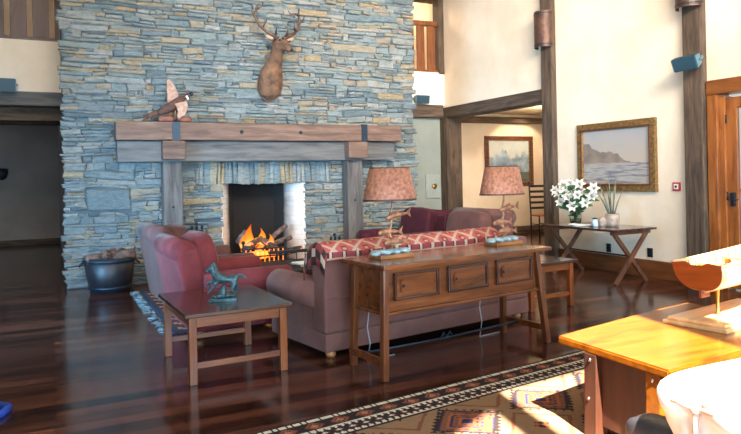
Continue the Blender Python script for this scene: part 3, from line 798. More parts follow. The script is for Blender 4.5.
armchair('mauve velvet armchair between the crimson chair and the log barrel', (1.52, 7.62, .0095), R(2), 'mauve', 'mauve', 1.16, .91, 'velvet armchairs by the fire')
armchair('maroon velvet armchair across from the fire, nearest the stone wall', (4.78, 8.60, .0095), R(184), 'maroon', 'maroon', 1.14, .86, 'velvet armchairs by the fire')
armchair('mauve velvet armchair behind the lamp, facing the other mauve chair', (4.82, 7.32, .0095), R(184), 'mauve', 'mauve', 1.18, .92, 'velvet armchairs by the fire')

SA = R(9.2)
t = thing('sofa', 'dusty mauve sofa with its back to the oak console table', 'sofa', (1.88, 4.66, 0), SA)
SL = 2.32
MB().box(.0, SL, .0, .92, .06, .20, .012, seg=3).build('skirt_base', M['sofa'], t)
b = MB().box(.0, SL, .0, .20, .20, .80, .03, seg=4)
b.build('backrest', M['sofa'], t)
for k in range(3):
    x = SL*k/3
    MB().tube([(x+.02, -.004, .47), (x+SL/3-.02, -.004, .47)], .006, 6).build('seam_piping', M['sofa'], t)
for s, y in ((-1, -.0), (1, SL)):
    b = MB(); x = .10 if s < 0 else SL-.10
    b.box(x-.09, x+.09, .12, .92, .18, .48, .02)
    b.tube([(x+s*.03, .16, .49), (x+s*.03, .90, .49), (x+s*.03, .93, .49)], [.125, .125, .11], 20)
    b.build('arm', M['sofa'], t)
for k in range(3):
    w = (SL-.42)/3; x = .21+w*(k+.5)
    MB().cushion((x, .56, .37), (w-.01, .66, .20), 7, .15).build('seat_cushion', M['sofa'], t)
    MB().cushion((x, .29, .60), (w-.01, .20, .40), 5, .15, rotm('X', R(-8), (x, .28, .45))).build('back_cushion', M['sofa'], t)
for x in (.09, SL-.09):
    for y in (.08, .84):
        MB().lathe([(.03, 0), (.042, .02), (.04, .035), (.03, .045), (.042, .06)], (x, y, 0), 16).build('bun_foot', M['bun'], t)

# woven kilim over the back of the sofa
def colgrid(name, nu, nv, pos, colr, mat, thick=None):
    me = bpy.data.meshes.new(name); vs = []; fs = []; cols = []
    for j in range(nv+1):
        for i in range(nu+1): vs.append(pos(i/nu, j/nv))
    for j in range(nv):
        for i in range(nu):
            a = j*(nu+1)+i; fs.append((a, a+1, a+nu+2, a+nu+1)); cols.append(colr((i+.5)/nu, (j+.5)/nv))
    me.from_pydata(vs, [], fs); me.update()
    ca = me.color_attributes.new('Col', 'FLOAT_COLOR', 'CORNER'); buf = []
    for c in cols: buf += list(c)*4
    ca.data.foreach_set('color', buf)
    for p in me.polygons: p.use_smooth = True
    o = bpy.data.objects.new(name, me); COL.objects.link(o); me.materials.append(mat)
    if thick:
        so = o.modifiers.new('t', 'SOLIDIFY'); so.thickness = thick; so.offset = 1
    return o
RED, DRED, CREAM, BLK, TAN = lin(176,78,70), lin(128,50,52), lin(190,156,136), lin(52,34,34), lin(188,132,104)
def kil_pos(u, v):
    # u along the sofa, v across: hangs a little behind, over the top, down the seat side
    x = -.03+u*(SL*.84)
    s = v*.46
    e = .035*noise.noise(Vector((x*3, v*2, .3)))
    if s < .05: y, z = -.026, .775+s
    elif s < .31: y, z = -.026+(s-.05)*1.02, .825+.075*math.sin((s-.05)/.26*PI)**.8
    else: y, z = .238+.3*(s-.31), .83-(s-.31)*.5
    if x < .0: z -= min(.2, -x*5.5); x = -.012+.2*x     # the end that falls over the side
    return (x, y+e*.15, z+e*.25)
def kil_col(u, v):
    x = u*SL*.84; s = v*.46
    if x < .03: k = abs((s % .13)/.13-.5)+abs(x/.03-.5); return CREAM if k < .28 else BLK if k < .6 else DRED
    if s < .012: return TAN
    if s < .05:
        k = (x % .13)/.13; return CREAM if abs(k-.5) < .10 else BLK if abs(k-.5) < .2 else DRED
    p = (x+s*1.5) % .21/.21; q = (x-s*1.5) % .21/.21
    if min(p, 1-p) < .085 or min(q, 1-q) < .085: return CREAM
    c = abs(p-.5)+abs(q-.5)
    return TAN if c < .14 else DRED if c < .3 else RED
kl = colgrid('kilim_throw', 170, 60, kil_pos, kil_col, M['rug'], .008)
kl.location = (1.88, 4.66, 0); kl.rotation_euler = (0, 0, SA)
tag(kl, 'red and cream patterned kilim draped over the back of the sofa', 'throw')

# ------------------------------------------------------------------ console table
CA = R(8.2)
t = thing('console_table', 'oak console table with three panelled drawers behind the sofa', 'console table', (2.02, 3.99, 0), CA)
CL, CD, CH = 1.70, .47, .80
MB().box(.015, CL+.04, -.03, CD+.06, CH-.035, CH, .010).build('tabletop', M['console'], t)
MB().box(.09, CL-.09, .05, CD-.05, .455, CH-.035, .006).build('case', M['console'], t)
MB().box(.06, CL-.06, .03, CD-.03, .435, .458, .006).build('bottom_moulding', M['console'], t)
dw = (CL-.14-.10)/3
for k in range(3):
    x0 = .14+k*(dw+.015); x1 = x0+dw-.075
    dr = MB().box(x0, x1, .034, .052, .545, .715, .004).build('drawer_front', M['console'], t)
    m = MB()
    for a in ((x0, x1, .708, .730), (x0, x1, .535, .557), (x0, x0+.022, .535, .730), (x1-.022, x1, .535, .730)):
        m.box(a[0], a[1], .020, .040, a[2], a[3], .006)
    m.build('moulding', M['endtop'], dr)
    m = MB().prism([(x0+.075, .580), (x1-.075, .580), (x1-.055, .60), (x1-.055, .665), (x1-.075, .685), (x0+.075, .685), (x0+.055, .665), (x0+.055, .60)], -.036, -.020, Matrix.Rotation(PI/2, 4, 'X'), bev=.005)
    m.build('raised_panel', M['console'], dr)
    MB().ball((x0+.075, .014, .635), .011).build('knob', M['iron'], dr)
for sx, sy in ((0, 0), (1, 0), (0, 1), (1, 1)):
    xt = .075 if sx == 0 else CL-.075; xb = .02 if sx == 0 else CL-.01
    if sy == 1: xb += .05 if sx == 0 else -.03
    yt = .05 if sy == 0 else CD-.05; yb = .0 if sy == 0 else CD+.0
    MB().bar((xb, yb, 0), (xt, yt, CH-.03), .048, .048, .006).build('leg', M['console_z'], t)
for x in (.02, CL-.03):
    MB().bar((x, .04, .13), (x, CD-.04, .13), .03, .05, .004).build('side_stretcher', M['console'], t)
b = MB().tube([(.02, .30, .13), (CL/2, .30, .115), (CL-.03, .30, .13)], .010, 8)
b.tube([(CL/2-.06, .30, .12), (CL/2-.03, .30, .16), (CL/2, .30, .12), (CL/2+.03, .30, .16), (CL/2+.06, .30, .12)], .008, 8).ball((CL/2, .30, .12), .022)
b.build('iron_stretcher', M['iron_blue'], t)
def at(org, ang, x, y, z=0):
    return (org[0]+x*math.cos(ang)-y*math.sin(ang), org[1]+x*math.sin(ang)+y*math.cos(ang), z)
for k, xx in enumerate((.22, 1.40)):
    b = MB().tube([at((2.02, 3.99), CA, xx+.02*math.sin(q*3), CD+.012, .77-.765*q/6) for q in range(7)]+[at((2.02, 3.99), CA, xx+.25, CD+.02, .006)], .005, 6)
    tag(b.build('lamp_cord', M['cord']), ('pale lamp cord hanging behind the console under the lamp nearest the kilim end', 'pale lamp cord hanging behind the console under the lamp near the painting')[k], 'cord', 'lamp cords behind the console')

# fish lamps
def fishlamp(loc, rotz, label):
    t = thing('table_lamp', label, 'lamp', loc, rotz, 'fish lamps on the console')
    MB().box(-.155, .155, -.085, .085, 0, .03, .005).build('base', M['bun'], t)
    b = MB()
    for k in range(11):
        x = -.15+.03*k; b.ball((x, .02*math.sin(k*2.1), .038+.006*(k % 3)), .034, sx=1.1, sy=1.9-.5*abs(x)/.15, sz=.55, sub=2)
    b.build('wave', M['water'], t)
    MB().tube([(.0, 0, .05), (.015, 0, .12), (-.015, 0, .19), (.01, 0, .26), (-.005, 0, .32), (.015, 0, .38), (.02, 0, .46)], [.012, .010, .010, .009, .009, .009, .008], 8).build('stem', M['fish'], t)
    for cx, cz, s, yy in ((.05, .315, 1, -.025), (-.01, .205, 1, .0), (.02, .13, 1, -.03)):
        b = MB(); up = .18 if cz > .25 else .03
        n = 9; pts = []; rad = []
        for k in range(n):
            f = k/(n-1); pts.append((cx-.105+.19*f, yy+.006*math.sin(f*5), cz-.02+up*.19*f+.008*math.sin(f*PI))); rad.append(.004+.024*math.sin(PI*min(1, (.12+f*.86)))**.8*(1-.4*f))
        b.tube(pts, rad, 10, flat=.6)
        e = pts[-1]
        b.prism([(e[0]-.012, e[2]), (e[0]+.04, e[2]+.042), (e[0]+.028, e[2]+.004), (e[0]+.04, e[2]-.028)], -yy-.004, -yy+.004, Matrix.Rotation(PI/2, 4, 'X'))
        m = pts[4]; b.prism([(m[0]-.03, m[2]+.018), (m[0]+.03, m[2]+.018), (m[0]+.022, m[2]+.042)], -yy-.003, -yy+.003, Matrix.Rotation(PI/2, 4, 'X'))
        m = pts[3]; b.prism([(m[0]-.01, m[2]-.018), (m[0]+.03, m[2]-.016), (m[0]+.03, m[2]-.042)], -yy-.003, -yy+.003, Matrix.Rotation(PI/2, 4, 'X'))
        b.build('fish', M['fish'], t)
    b = MB()
    b.lathe([(.224, .435), (.168, .678), (.164, .678), (.219, .435)], seg=40, sy=.72, cap=False)
    sh = b.build('lamp_shade', M['shade'], t)
    MB().lathe([(.225, .432), (.2275, .436), (.225, .444)], seg=40, sy=.72, cap=False).build('lower_trim', M['copper'], sh)
    MB().lathe([(.168, .673), (.171, .679), (.166, .683)], seg=40, sy=.72, cap=False).build('upper_trim', M['copper'], sh)
    MB().tube([(.02, 0, .45), (0, 0, .52), (0, 0, .67)], .008, 8).ball((0, 0, .56), .03, sz=1.3).build('bulb_holder', M['offwhite'], t)
    return t
LP1 = at((2.02, 3.99), CA, .34, .33, .80); LP2 = at((2.02, 3.99), CA, 1.58, .37, .80)
fishlamp(LP1, CA, 'table lamp of three bronze fish, shade against the fireplace stone')
fishlamp(LP2, CA, 'table lamp of three bronze fish, shade overlapping the mountain painting')

# ------------------------------------------------------------------ end tables
def endtable(label, loc, rotz, w=.74, d=.92, h=.50):
    t = thing('end_table', label, 'side table', loc, rotz, 'end tables at the sofa')
    MB().box(-.03, w+.03, -.04, d+.04, h-.028, h, .006).build('tabletop', M['endtop'], t)
    for x in (.03, w-.03):
        for y in (.03, d-.03):
            MB().box(x-.027, x+.027, y-.027, y+.027, 0, h-.028, .005).build('leg', M['endleg'], t)
    for y in (.03, d-.03):
        MB().box(.057, w-.057, y-.014, y+.014, h-.105, h-.028, .003).build('apron', M['endrail'], t)
        MB().box(.057, w-.057, y-.013, y+.013, .11, .15, .003).build('stretcher', M['endrail'], t)
    for x in (.03, w-.03):
        MB().box(x-.014, x+.014, .057, d-.057, h-.105, h-.028, .003).build('apron', M['endleg'], t)
    return t
endtable('dark mahogany end table carrying the horse statue beside the crimson chair', (.83, 4.56, 0), R(2), .72)
endtable('mahogany end table at the far end of the console, near the lilies', (4.36, 5.22, 0), R(4), .62, .80, .49)

# horse statue
t = thing('horse_statue', 'verdigris bronze statue of a galloping horse on the mahogany end table', 'statue', (1.16, 4.94, .50), R(-18))
b = MB().prism([(-.105, -.065), (.02, -.08), (.105, -.06), (.115, .05), (.03, .075), (-.09, .065)], 0, .022, bev=.005)
for k in range(9): b.ball((-.06+.016*k, .02*math.sin(k*1.9), .026+.012*math.sin(k/8*PI)), .026, sz=.7, sub=1)
b.ball((.0, 0, .055), .030, sz=2.2, jit=.4)
b.build('base', M['verdigris'], t)
skin('horse', [(0, 0, .155), (.05, 0, .160), (.085, 0, .162), (-.045, 0, .172), (-.066, 0, .212), (-.078, 0, .252), (-.100, 0, .236), (-.124, 0, .214),
               (-.058, .022, .135), (-.115, .024, .132), (-.106, .024, .085), (-.054, -.022, .125), (-.085, -.024, .085), (-.112, -.024, .050),
               (.092, .022, .118), (.112, .024, .085), (.085, .024, .052), (.085, -.022, .112), (.066, -.024, .080), (.092, -.024, .050),
               (.112, 0, .186), (.145, 0, .186), (.178, 0, .154), (-.068, .012, .282), (-.068, -.012, .282)],
     [(0, 1), (1, 2), (0, 3), (3, 4), (4, 5), (5, 6), (6, 7), (3, 8), (8, 9), (9, 10), (3, 11), (11, 12), (12, 13), (2, 14), (14, 15), (15, 16), (2, 17), (17, 18), (18, 19), (2, 20), (20, 21), (21, 22), (5, 23), (5, 24)],
     [(.038, .03), (.034, .03), (.038, .032), (.036, .03), (.028, .018), (.024, .016), .018, .012, .017, .011, .009, .017, .011, .009, .020, .012, .009, .020, .012, .009, .011, .015, .006, .006, .006], M['verdigris'], t, sub=2)
b = MB()
for k in range(8): b.ball((-.036-.004*k, 0, .205+.010*k), .013, sx=1.2, sy=.5, sub=1)
b.build('mane', M['verdigris'], t)

# ------------------------------------------------------------------ hearth table with magazines
t = thing('hearth_table', 'low dark table with magazines between the chairs and the fire', 'coffee table', (2.12, 6.62, .0095), R(3))
MB().box(0, .95, 0, .95, .36, .41, .01).build('tabletop', plain('matt_dark_wood', (44,32,30), .6, var=.2, spec=.2), t)
for x in (.06, .89):
    for y in (.06, .89): MB().box(x-.035, x+.035, y-.035, y+.035, 0, .36, .006).build('leg', M['dark_leg'], t)
b = MB()
for a in ((.06, .89, .045, .075), (.06, .89, .875, .905)): b.box(a[0], a[1], a[2], a[3], .26, .36)
b.box(.045, .075, .09, .87, .26, .36); b.box(.875, .905, .09, .87, .26, .36)
b.build('apron', M['dark_leg'], t)
for k, (x, y, a, w, d, h, m, lab) in enumerate(((.52, .42, .3, .32, .24, .02, 'mag_b', 'dark magazine under the pale one on the hearth table'), (.55, .45, .15, .29, .22, .012, 'paper', 'pale magazine on top of the pile on the hearth table'), (.76, .72, -.2, .22, .28, .015, 'mag', 'blue grey magazine at the edge of the hearth table nearest the kilim'))):
    z = .41 if k != 1 else .43
    p = at((2.12, 6.62), R(3), x, y, z)
    o = thing('magazine', lab, 'magazine', p, a, 'magazines on the hearth table')
    MB().box(-w/2, w/2, -d/2, d/2, 0, h, .002).build('cover', M[m], o)
    MB().box(-w/2+.003, w/2+.001, -d/2-.001, d/2+.001, .003, h-.003).build('pages', M['offwhite'], o)

# ------------------------------------------------------------------ rugs
def rug_field(u, v):
    s = (u/.60) % 1; q = ((v-.36)/.56+.12) % 1
    d = abs(s-.5)+abs(q-.5)
    NAVY, ORG, BRN, BEI, DK = lin(26,34,72), lin(146,74,42), lin(104,60,44), lin(124,94,70), lin(34,26,28)
    a, b_ = int(s*18), int(q*16)
    if d < .40:
        if d > .36: return DK
        if d < .07: return NAVY
        ch = (a+b_) % 3
        k = int(d*26) % 4
        if k == 1 and ch != 2: return NAVY
        if k == 2 and ch == 0: return ORG
        if k == 3 and ch == 1: return DK
        return BRN if k != 2 else ORG
    if d < .46 and (a+b_) % 2: return DK
    if abs(d-.62) < .025: return BRN
    if d > .9: return DK if (a+b_) % 2 else ORG
    return BEI
def rug_col(uu, vv):
    u = uu*4.8; v = vv*2.3
    W_, DK, ORG, BRN = lin(206,200,188), lin(30,24,28), lin(166,96,66), lin(112,60,48)
    if v < .022: return DK
    if v < .055: return W_ if (u % .03) > .006 else DK
    if v < .07: return DK
    if v < .16:
        s = (u/.17) % 1; d = abs(s-.5)*1.6+abs((v-.115)/.09)
        return ORG if d < .28 else DK if d < .36 else BRN if d < .62 else DK
    if v < .172: return DK
    if v < .21:
        return W_ if abs((u % .045)/.045-.5)*2 > (v-.172)/.05 else DK
    if v < .265:
        s = (u/.09) % 1; d = abs(s-.5)+abs((v-.2375)/.055)
        return W_ if d < .22 else BRN if d < .34 else DK
    if v < .305:
        return W_ if abs((u % .045)/.045-.5)*2 > (.305-v)/.05 else DK
    if v < .325: return DK
    return rug_field(u, v)
RA = R(7.2)
rg = colgrid('patterned_rug', 430, 206, lambda u, v: (u*4.8-1.6, -v*2.3, .010), rug_col, M['rug'], None)
so = rg.modifiers.new('t', 'SOLIDIFY'); so.thickness = .009; so.offset = -1
rg.location = (2.12, 3.655, 0); rg.rotation_euler = (0, 0, RA)
tag(rg, 'large tribal patterned rug with zigzag border in front of the console', 'rug')

t = thing('fringed_rug', 'dark red rug with pale fringe under the armchairs by the fire', 'rug', (.98, 6.18, 0))
def rug2(u, v):
    x, y = u*4.4, v*2.6
    e = min(x, 4.4-x, y, 2.6-y)
    if e < .06: return lin(40,44,66)
    if e < .10: return lin(70,56,56)
    if e < .26: return lin(120,40,44) if int(x/.08+y/.08) % 3 else lin(190,150,110)
    d = abs((x/.5) % 1-.5)+abs((y/.5) % 1-.5)
    return lin(96,34,40) if d > .4 else lin(48,50,84) if d > .2 else lin(180,120,84)
rr = colgrid('pile', 110, 66, lambda u, v: (u*4.4, v*2.6, .009), rug2, M['rug'])
so = rr.modifiers.new('t', 'SOLIDIFY'); so.thickness = .008; so.offset = -1
rr.parent = t
b = MB(); rnd = random.Random(4)
for k in range(90):
    y = .01+2.58*k/89+rnd.uniform(-.012, .012); l = rnd.uniform(.03, .12); a = rnd.uniform(-.07, .07)
    b.tube([(.005, y, .006), (-l*.5, y+a*.5, .009), (-l, y+a, .005)], [.008, .007, .004], 5)
f = b.build('fringe', M['fringe'], t); f['kind'] = 'stuff'

# ------------------------------------------------------------------ cross-legged table with lilies
t = thing('cross_leg_table', 'dark cross-legged wooden table under the lake painting', 'side table', (6.2, 5.78, 0), 0)
TL, TW, TZ = 1.42, .76, .69
MB().box(.02, TW, .08, TL, TZ-.03, TZ, .008).build('tabletop', M['dark_table'], t)
for y in (.16, TL-.14):
    MB().bar((.08, y-.018, 0), (.66, y-.018, TZ-.03), .055, .034, .005, up=(0, 1, 0)).build('leg', M['dark_leg'], t)
    MB().bar((.66, y+.018, 0), (.08, y+.018, TZ-.03), .055, .034, .005, up=(0, 1, 0)).build('leg', M['dark_leg'], t)
    MB().box(.05, .70, y-.03, y+.03, TZ-.075, TZ-.03, .005).build('top_cleat', M['dark_leg'], t)
MB().tube([(.37, .16, .335), (.37, TL-.14, .335)], .011, 8).build('stretcher', M['iron'], t)

VX, VY = 6.58, 6.90
t = thing('glass_vase', 'clear glass vase full of white lilies on the cross-legged table', 'vase', (VX, VY, TZ))
b = MB(); b.lathe([(.055, 0), (.075, .02), (.085, .10), (.075, .19), (.082, .25), (.078, .25), (.070, .19), (.080, .10), (.070, .025), (.01, .02)], seg=24)
b.build('bowl', M['water_glass'], t)
rnd = random.Random(21)
heads = [(-.03, -.34, .46), (-.02, -.30, .33), (-.08, -.16, .50), (-.10, -.14, .36), (-.06, -.23, .25), (-.05, .02, .52), (-.10, .06, .40), (-.14, -.02, .31), (.02, .20, .50), (-.05, .22, .37), (-.10, .14, .24), (.0, .32, .42), (.04, -.06, .44), (-.10, -.06, .20)]
labs = ['white lily bloom on a leafy stem in the glass vase']
for k, (hx, hy, hz) in enumerate(heads):
    hy *= 1.12; hz *= .95
    lt = thing('lily_stem', labs[0], 'flower', (VX, VY, TZ+.06), 0, 'white lilies in the glass vase')
    h = Vector((hx, hy, hz)); mid = Vector((hx*.3, hy*.3, hz*.62))
    MB().tube([(hx*.06, hy*.06, -.02), (hx*.12, hy*.12, .12), mid, h], .005, 6).build('stem', M['leaf'], lt)
    dirv = (Vector((-.75, -.35+hy*.8, .1+.5*rnd.random()))).normalized()
    zx = dirv.to_track_quat('Z', 'Y').to_matrix().to_4x4()
    pb = MB()
    big = .072+.02*rnd.random()
    for q in range(6):
        a = q*PI/3; l = big
        t2 = bmesh.new(); rows = []
        for j in range(6):
            f = j/5; w = .026*math.sin(PI*(.08+f*.9))+.001
            rad = .008+l*f*(.35+.75*f*.8); z = .075*math.sin(f*1.9)*1-.01
            rows.append([t2.verts.new((rad, s*w, z-.006*abs(s))) for s in (-1, 0, 1)])
        for r0, r1 in zip(rows, rows[1:]):
            for s in range(2): t2.faces.new((r0[s], r0[s+1], r1[s+1], r1[s]))
        bmesh.ops.solidify(t2, geom=t2.faces[:], thickness=.002)
        pb._add(t2, Matrix.Translation(h) @ zx @ Matrix.Rotation(a, 4, 'Z'), 0, True)
    pb.build('petals', M['petal'], lt)
    sb = MB()
    for q in range(4):
        v = zx @ Vector((.012*math.cos(q*1.6), .012*math.sin(q*1.6), .085)); sb.tube([h, h+v], [.002, .003], 5)
    sb.build('stamens', M['bun'], lt)
    lb = MB()
    for q in range(12):
        f = .25+.062*q; p = mid.lerp(h, max(0, (f-.45)*1.7)) if f > .45 else mid*f/.45
        a = rnd.uniform(0, 2*PI); dd = Vector((math.cos(a), math.sin(a), rnd.uniform(-.2, .7)))
        lb.tube([p, p+dd*.06, p+dd*.13+Vector((0, 0, -.02))], [.003, .027, .002], 6, flat=.15)
    lb.build('leaves', M['leaf'], lt)

t = thing('spiky_plant', 'stone pot of tall grey-green upright blades on the cross-legged table', 'potted plant', (6.62, 6.28, TZ))
MB().lathe([(.075, 0), (.09, .02), (.10, .10), (.088, .17), (.075, .165), (.085, .10), (.01, .09)], seg=20).build('pot', M['pot'], t)
MB().ball((0, 0, .145), .078, sz=.3).build('soil', M['bark'], t)
for k, (dx, dy, h) in enumerate(((0, .30, .33), (-.03, .20, .40), (.02, .12, .42), (-.02, .03, .56), (.03, -.06, .55), (-.03, -.13, .46), (.0, .24, .45), (.02, -.2, .36))):
    MB().tube([(dx*.3, dy*.14, .14), (dx*.6, dy*.45, .14+h*.5), (dx, dy*.9, .14+h)], [.014, .013, .002], 6, flat=.4).build('blade', M['spike'], t)
MB().ball((-.10, .07, .06), .065, sx=.8, sy=1, sz=1.15, jit=.3).build('side_pod', M['pot'], t)
t = thing('glass_jar', 'small pale glass jar beside the stone pot on the cross-legged table', 'jar', (6.42, 6.38, TZ))
MB().lathe([(.03, 0), (.042, .02), (.042, .07), (.03, .09), (.028, .1)], seg=16).build('body', plain('pale_jar', (176,196,206), .2, var=.1), t)
MB().lathe([(.032, .10), (.032, .115), (.01, .12)], seg=16).build('lid', M['iron_blue'], t)
t = thing('open_booklet', 'white open booklet lying on the table below the lilies', 'booklet', (6.42, 6.62, TZ), R(20))
for s in (-1, 1):
    MB().box(-.09, .09, 0, .15, 0, .012, .003, rotm('X', R(5), (0, 0, 0)) if s > 0 else Matrix.Rotation(PI, 4, 'Z') @ rotm('X', R(5))).build('page_block', M['paper'], t)

# ------------------------------------------------------------------ pictures and wall fittings
def picture(label, y0, y1, z0, z1, x, kind):
    t = thing('framed_painting', label, 'painting', (x, y0, z0))
    w, h = y1-y0, z1-z0; f = .11
    b = MB()
    b.box(-.05, 0, 0, w, 0, f, .012); b.box(-.05, 0, 0, w, h-f, h, .012); b.box(-.05, 0, 0, f, f, h-f, .012); b.box(-.05, 0, w-f, w, f, h-f, .012)
    b.build('frame', M['gold'], t)
    b = MB(); g = f-.03
    for a in ((g, w-g, g, g+.02), (g, w-g, h-g-.02, h-g), (g, g+.02, g, h-g), (w-g-.02, w-g, g, h-g)): b.box(-.06, -.04, a[0], a[1], a[2], a[3], .004)
    b.build('inner_moulding', M['frame_dark'], t)
    MB().box(-.022, -.004, f, w-f, f, h-f).build('canvas', painting_mat('lake_painting', 'lake'), t)
picture('gilt framed painting of a misty lake on the cream wall', 5.94, 7.34, 1.135, 2.11, RX, 'lake')
t = thing('framed_painting', 'brown framed painting of blue mountains in the side room', 'painting', (8.99, 12.3, 1.10))
w, h, f = 1.40, 1.19, .09
b = MB()
b.box(0, w, -.05, 0, 0, f, .01); b.box(0, w, -.05, 0, h-f, h, .01); b.box(0, f, -.05, 0, f, h-f, .01); b.box(w-f, w, -.05, 0, f, h-f, .01)
b.build('frame', M['frame_dark'], t)
b = MB()
for a in ((f, w-f, f, f+.025), (f, w-f, h-f-.025, h-f), (f, f+.025, f, h-f), (w-f-.025, w-f, f, h-f)): b.box(a[0], a[1], -.04, -.01, a[2], a[3], .003)
b.build('slip', M['gold'], t)
MB().box(f, w-f, -.02, -.004, f, h-f).build('canvas', painting_mat('mountain_painting', 'mountain'), t)

def speaker(label, loc, rot, s=1):
    t = thing('wall_speaker', label, 'loudspeaker', loc)
    t.rotation_euler = rot
    b = MB().prism([(-.075*s, -.07*s), (.075*s, -.09*s), (.075*s, .09*s), (-.075*s, .07*s)], -.15*s, .15*s, bev=.008); 
    b.build('cabinet', M['speaker'], t)
    MB().prism([(.075*s, -.08*s), (.082*s, -.08*s), (.082*s, .08*s), (.075*s, .08*s)], -.135*s, .135*s).build('grille', M['speaker'], t)
    for e in (-1, 1): MB().prism([(-.07*s, -.062*s), (.07*s, -.08*s), (.07*s, .08*s), (-.07*s, .062*s)], e*.15*s-.006, e*.15*s+.006).build('end_cap', M['speaker_light'], t)
    MB().tube([(-.13*s, 0, -.15*s), (-.07*s, 0, -.17*s), (.0, 0, -.165*s)], .014, 8).tube([(-.13*s, 0, .15*s), (-.07*s, 0, .17*s), (0, 0, .165*s)], .014, 8).bar((-.13*s, 0, -.16*s), (-.13*s, 0, .16*s), .02, .03).build('bracket', M['speaker_light'], t)
    return t
# cabinet's long axis (local z) lies level; local x is the firing direction
def orient(fire, axis):
    x = Vector(fire).normalized(); z = Vector(axis); z = (z-x*z.dot(x)).normalized(); y = z.cross(x)
    return Matrix((x, y, z)).transposed().to_euler()
speaker('dark teal loudspeaker bracketed on the timber post beside the door', (6.84, 5.29, 2.70), orient((-.85, -.25, -.42), (.30, -1, .10)), .93)
speaker('dark teal loudspeaker under the gallery above the grey recess', (6.50, 10.88, 2.89), orient((-.1, -1, -.15), (1, .0, 0)), .9)
speaker('dark teal loudspeaker on the gallery beam above the dark undercroft', (-.60, 10.82, 2.86), orient((.1, -1, -.2), (1, 0.05, 0)), 1.1)

def sconce(label, loc, h):
    t = thing('wall_sconce', label, 'wall light', loc)
    b = MB(); n = 16; prof = [(-.13+.0, -.155)]
    outer = [(-.17*math.sin(PI*k/n), -.165+.33*k/n if False else -.165*math.cos(PI*k/n)) for k in range(n+1)]
    inner = [(x*.95, y*.95) for x, y in outer][::-1]
    b.prism(outer+inner, 0, h); b.build('shade', M['copper'], t)
    for z in (.03, h-.05): 
        o2 = [(-.175*math.sin(PI*k/n), -.17*math.cos(PI*k/n)) for k in range(n+1)]; i2 = [(x*.96, y*.96) for x, y in o2][::-1]
        MB().prism(o2+i2, z, z+.02).build('band', M['iron'], t)
    MB().box(-.03, 0.0, -.05, .05, h*.3, h*.7).build('backplate', M['iron'], t)
sconce('half-round copper wall light on the post between painting and passage', (RX-.10, 7.92, 3.37), .56)
sconce('half-round copper wall light high on the post beside the door', (RX-.10, 5.345, 3.37), .58)

t = thing('fire_call_point', 'small red framed call point on the cream wall near the door', 'call point', (RX, 5.66, 1.15))
MB().box(-.02, 0, -.055, .055, 0, .11, .006).build('surround', M['red'], t)
MB().box(-.026, -.018, -.032, .032, .024, .088, .003).build('face_plate', M['offwhite'], t)
MB().box(-.029, -.024, -.016, .016, .04, .07).build('push_pane', M['iron_blue'], t)
for y, lab in ((6.80, 'dark wall outlet beneath the cross-legged table'), (6.09, 'dark wall outlet just past the end of the cross-legged table')):
    t = thing('power_outlet', lab, 'outlet', (RX, y, .27), 0, 'wall outlets under the lake painting')
    MB().box(-.015, 0, -.04, .04, 0, .12, .004).build('plate', M['iron'], t)
    MB().box(-.019, -.013, -.012, .012, .06, .09).box(-.019, -.013, -.012, .012, .025, .045).build('socket', M['black'], t)
t = thing('wall_panel', 'pale square hatch with round brass dial in the grey recess', 'hatch', (6.84, 11.1, .95))
MB().box(-.17, .17, -.03, 0, 0, .48, .008).build('door', M['panel'], t)
MB().box(-.15, .15, -.038, -.028, .02, .46, .004).build('inset', M['panel'], t)
MB().lathe([(.055, 0), (.055, .015), (.03, .03)], seg=20, M=T(.02, -.037, .24) @ Matrix.Rotation(PI/2, 4, 'X')).build('dial', M['brass'], t)

# ladder-back chair in the side room
t = thing('ladder_back_chair', 'black ladder-back chair with rush seat in the side room', 'chair', (9.86, 11.75, 0), R(-10))
for x in (0, .40):
    MB().tube([(x, 0, 0), (x, 0, .45), (x+.0, .06, 1.17)], .018, 8).ball((x, .062, 1.19), .022).build('leg', M['ladder'], t)
    MB().tube([(x, -.36, 0), (x, -.36, .46)], .018, 8).build('leg', M['ladder'], t)
MB().box(-.015, .415, -.375, .0, .43, .465, .012).build('seat', M['rush'], t)
for k in range(5):
    z = .58+.125*k; MB().box(.0, .40, -.008, .008, z, z+.055, .004, T(0, .018+.01*k, 0)).build('back_slat', M['ladder'], t)
for z in (.15, .28):
    MB().tube([(0, -.36, z), (.40, -.36, z)], .010, 6).build('stretcher', M['ladder'], t)
    for x in (0, .40): MB().tube([(x, -.36, z-.03), (x, 0, z-.03)], .010, 6).build('stretcher', M['ladder'], t)

# furniture just visible under the gallery
t = thing('wall_lantern', 'dark half-round lantern on the undercroft wall', 'wall light', (-1.0, 16.99, 1.50))
MB().lathe([(.03, 0), (.10, .05), (.13, .14), (.13, .26), (.02, .27)], seg=20, sy=.7).build('shade', M['iron'], t)
MB().box(-.03, .03, -.0, .0+.0, .10, .2).box(-.04, .04, -.02, .008, .08, .22).build('backplate', M['iron'], t)
t = thing('scroll_arm_bench', 'dark scroll-armed bench against the undercroft wall', 'bench', (-2.2, 14.6, 0))
MB().box(0, 1.05, 0, .5, .38, .44, .01).build('seat', M['ladder'], t)
for x in (.04, 1.01):
    for y in (.04, .46): MB().box(x-.03, x+.03, y-.03, y+.03, 0, .38, .005).build('leg', M['ladder'], t)
for x in (.0, 1.06): MB().tube([(x, .46, .44), (x, .44, .62), (x, .3, .66), (x, .06, .64), (x, .0, .57), (x, .06, .52), (x, .11, .57)], .03, 10).build('arm', M['ladder'], t)
MB().box(0, 1.05, .44, .5, .44, .85, .01).build('backrest', M['ladder'], t)

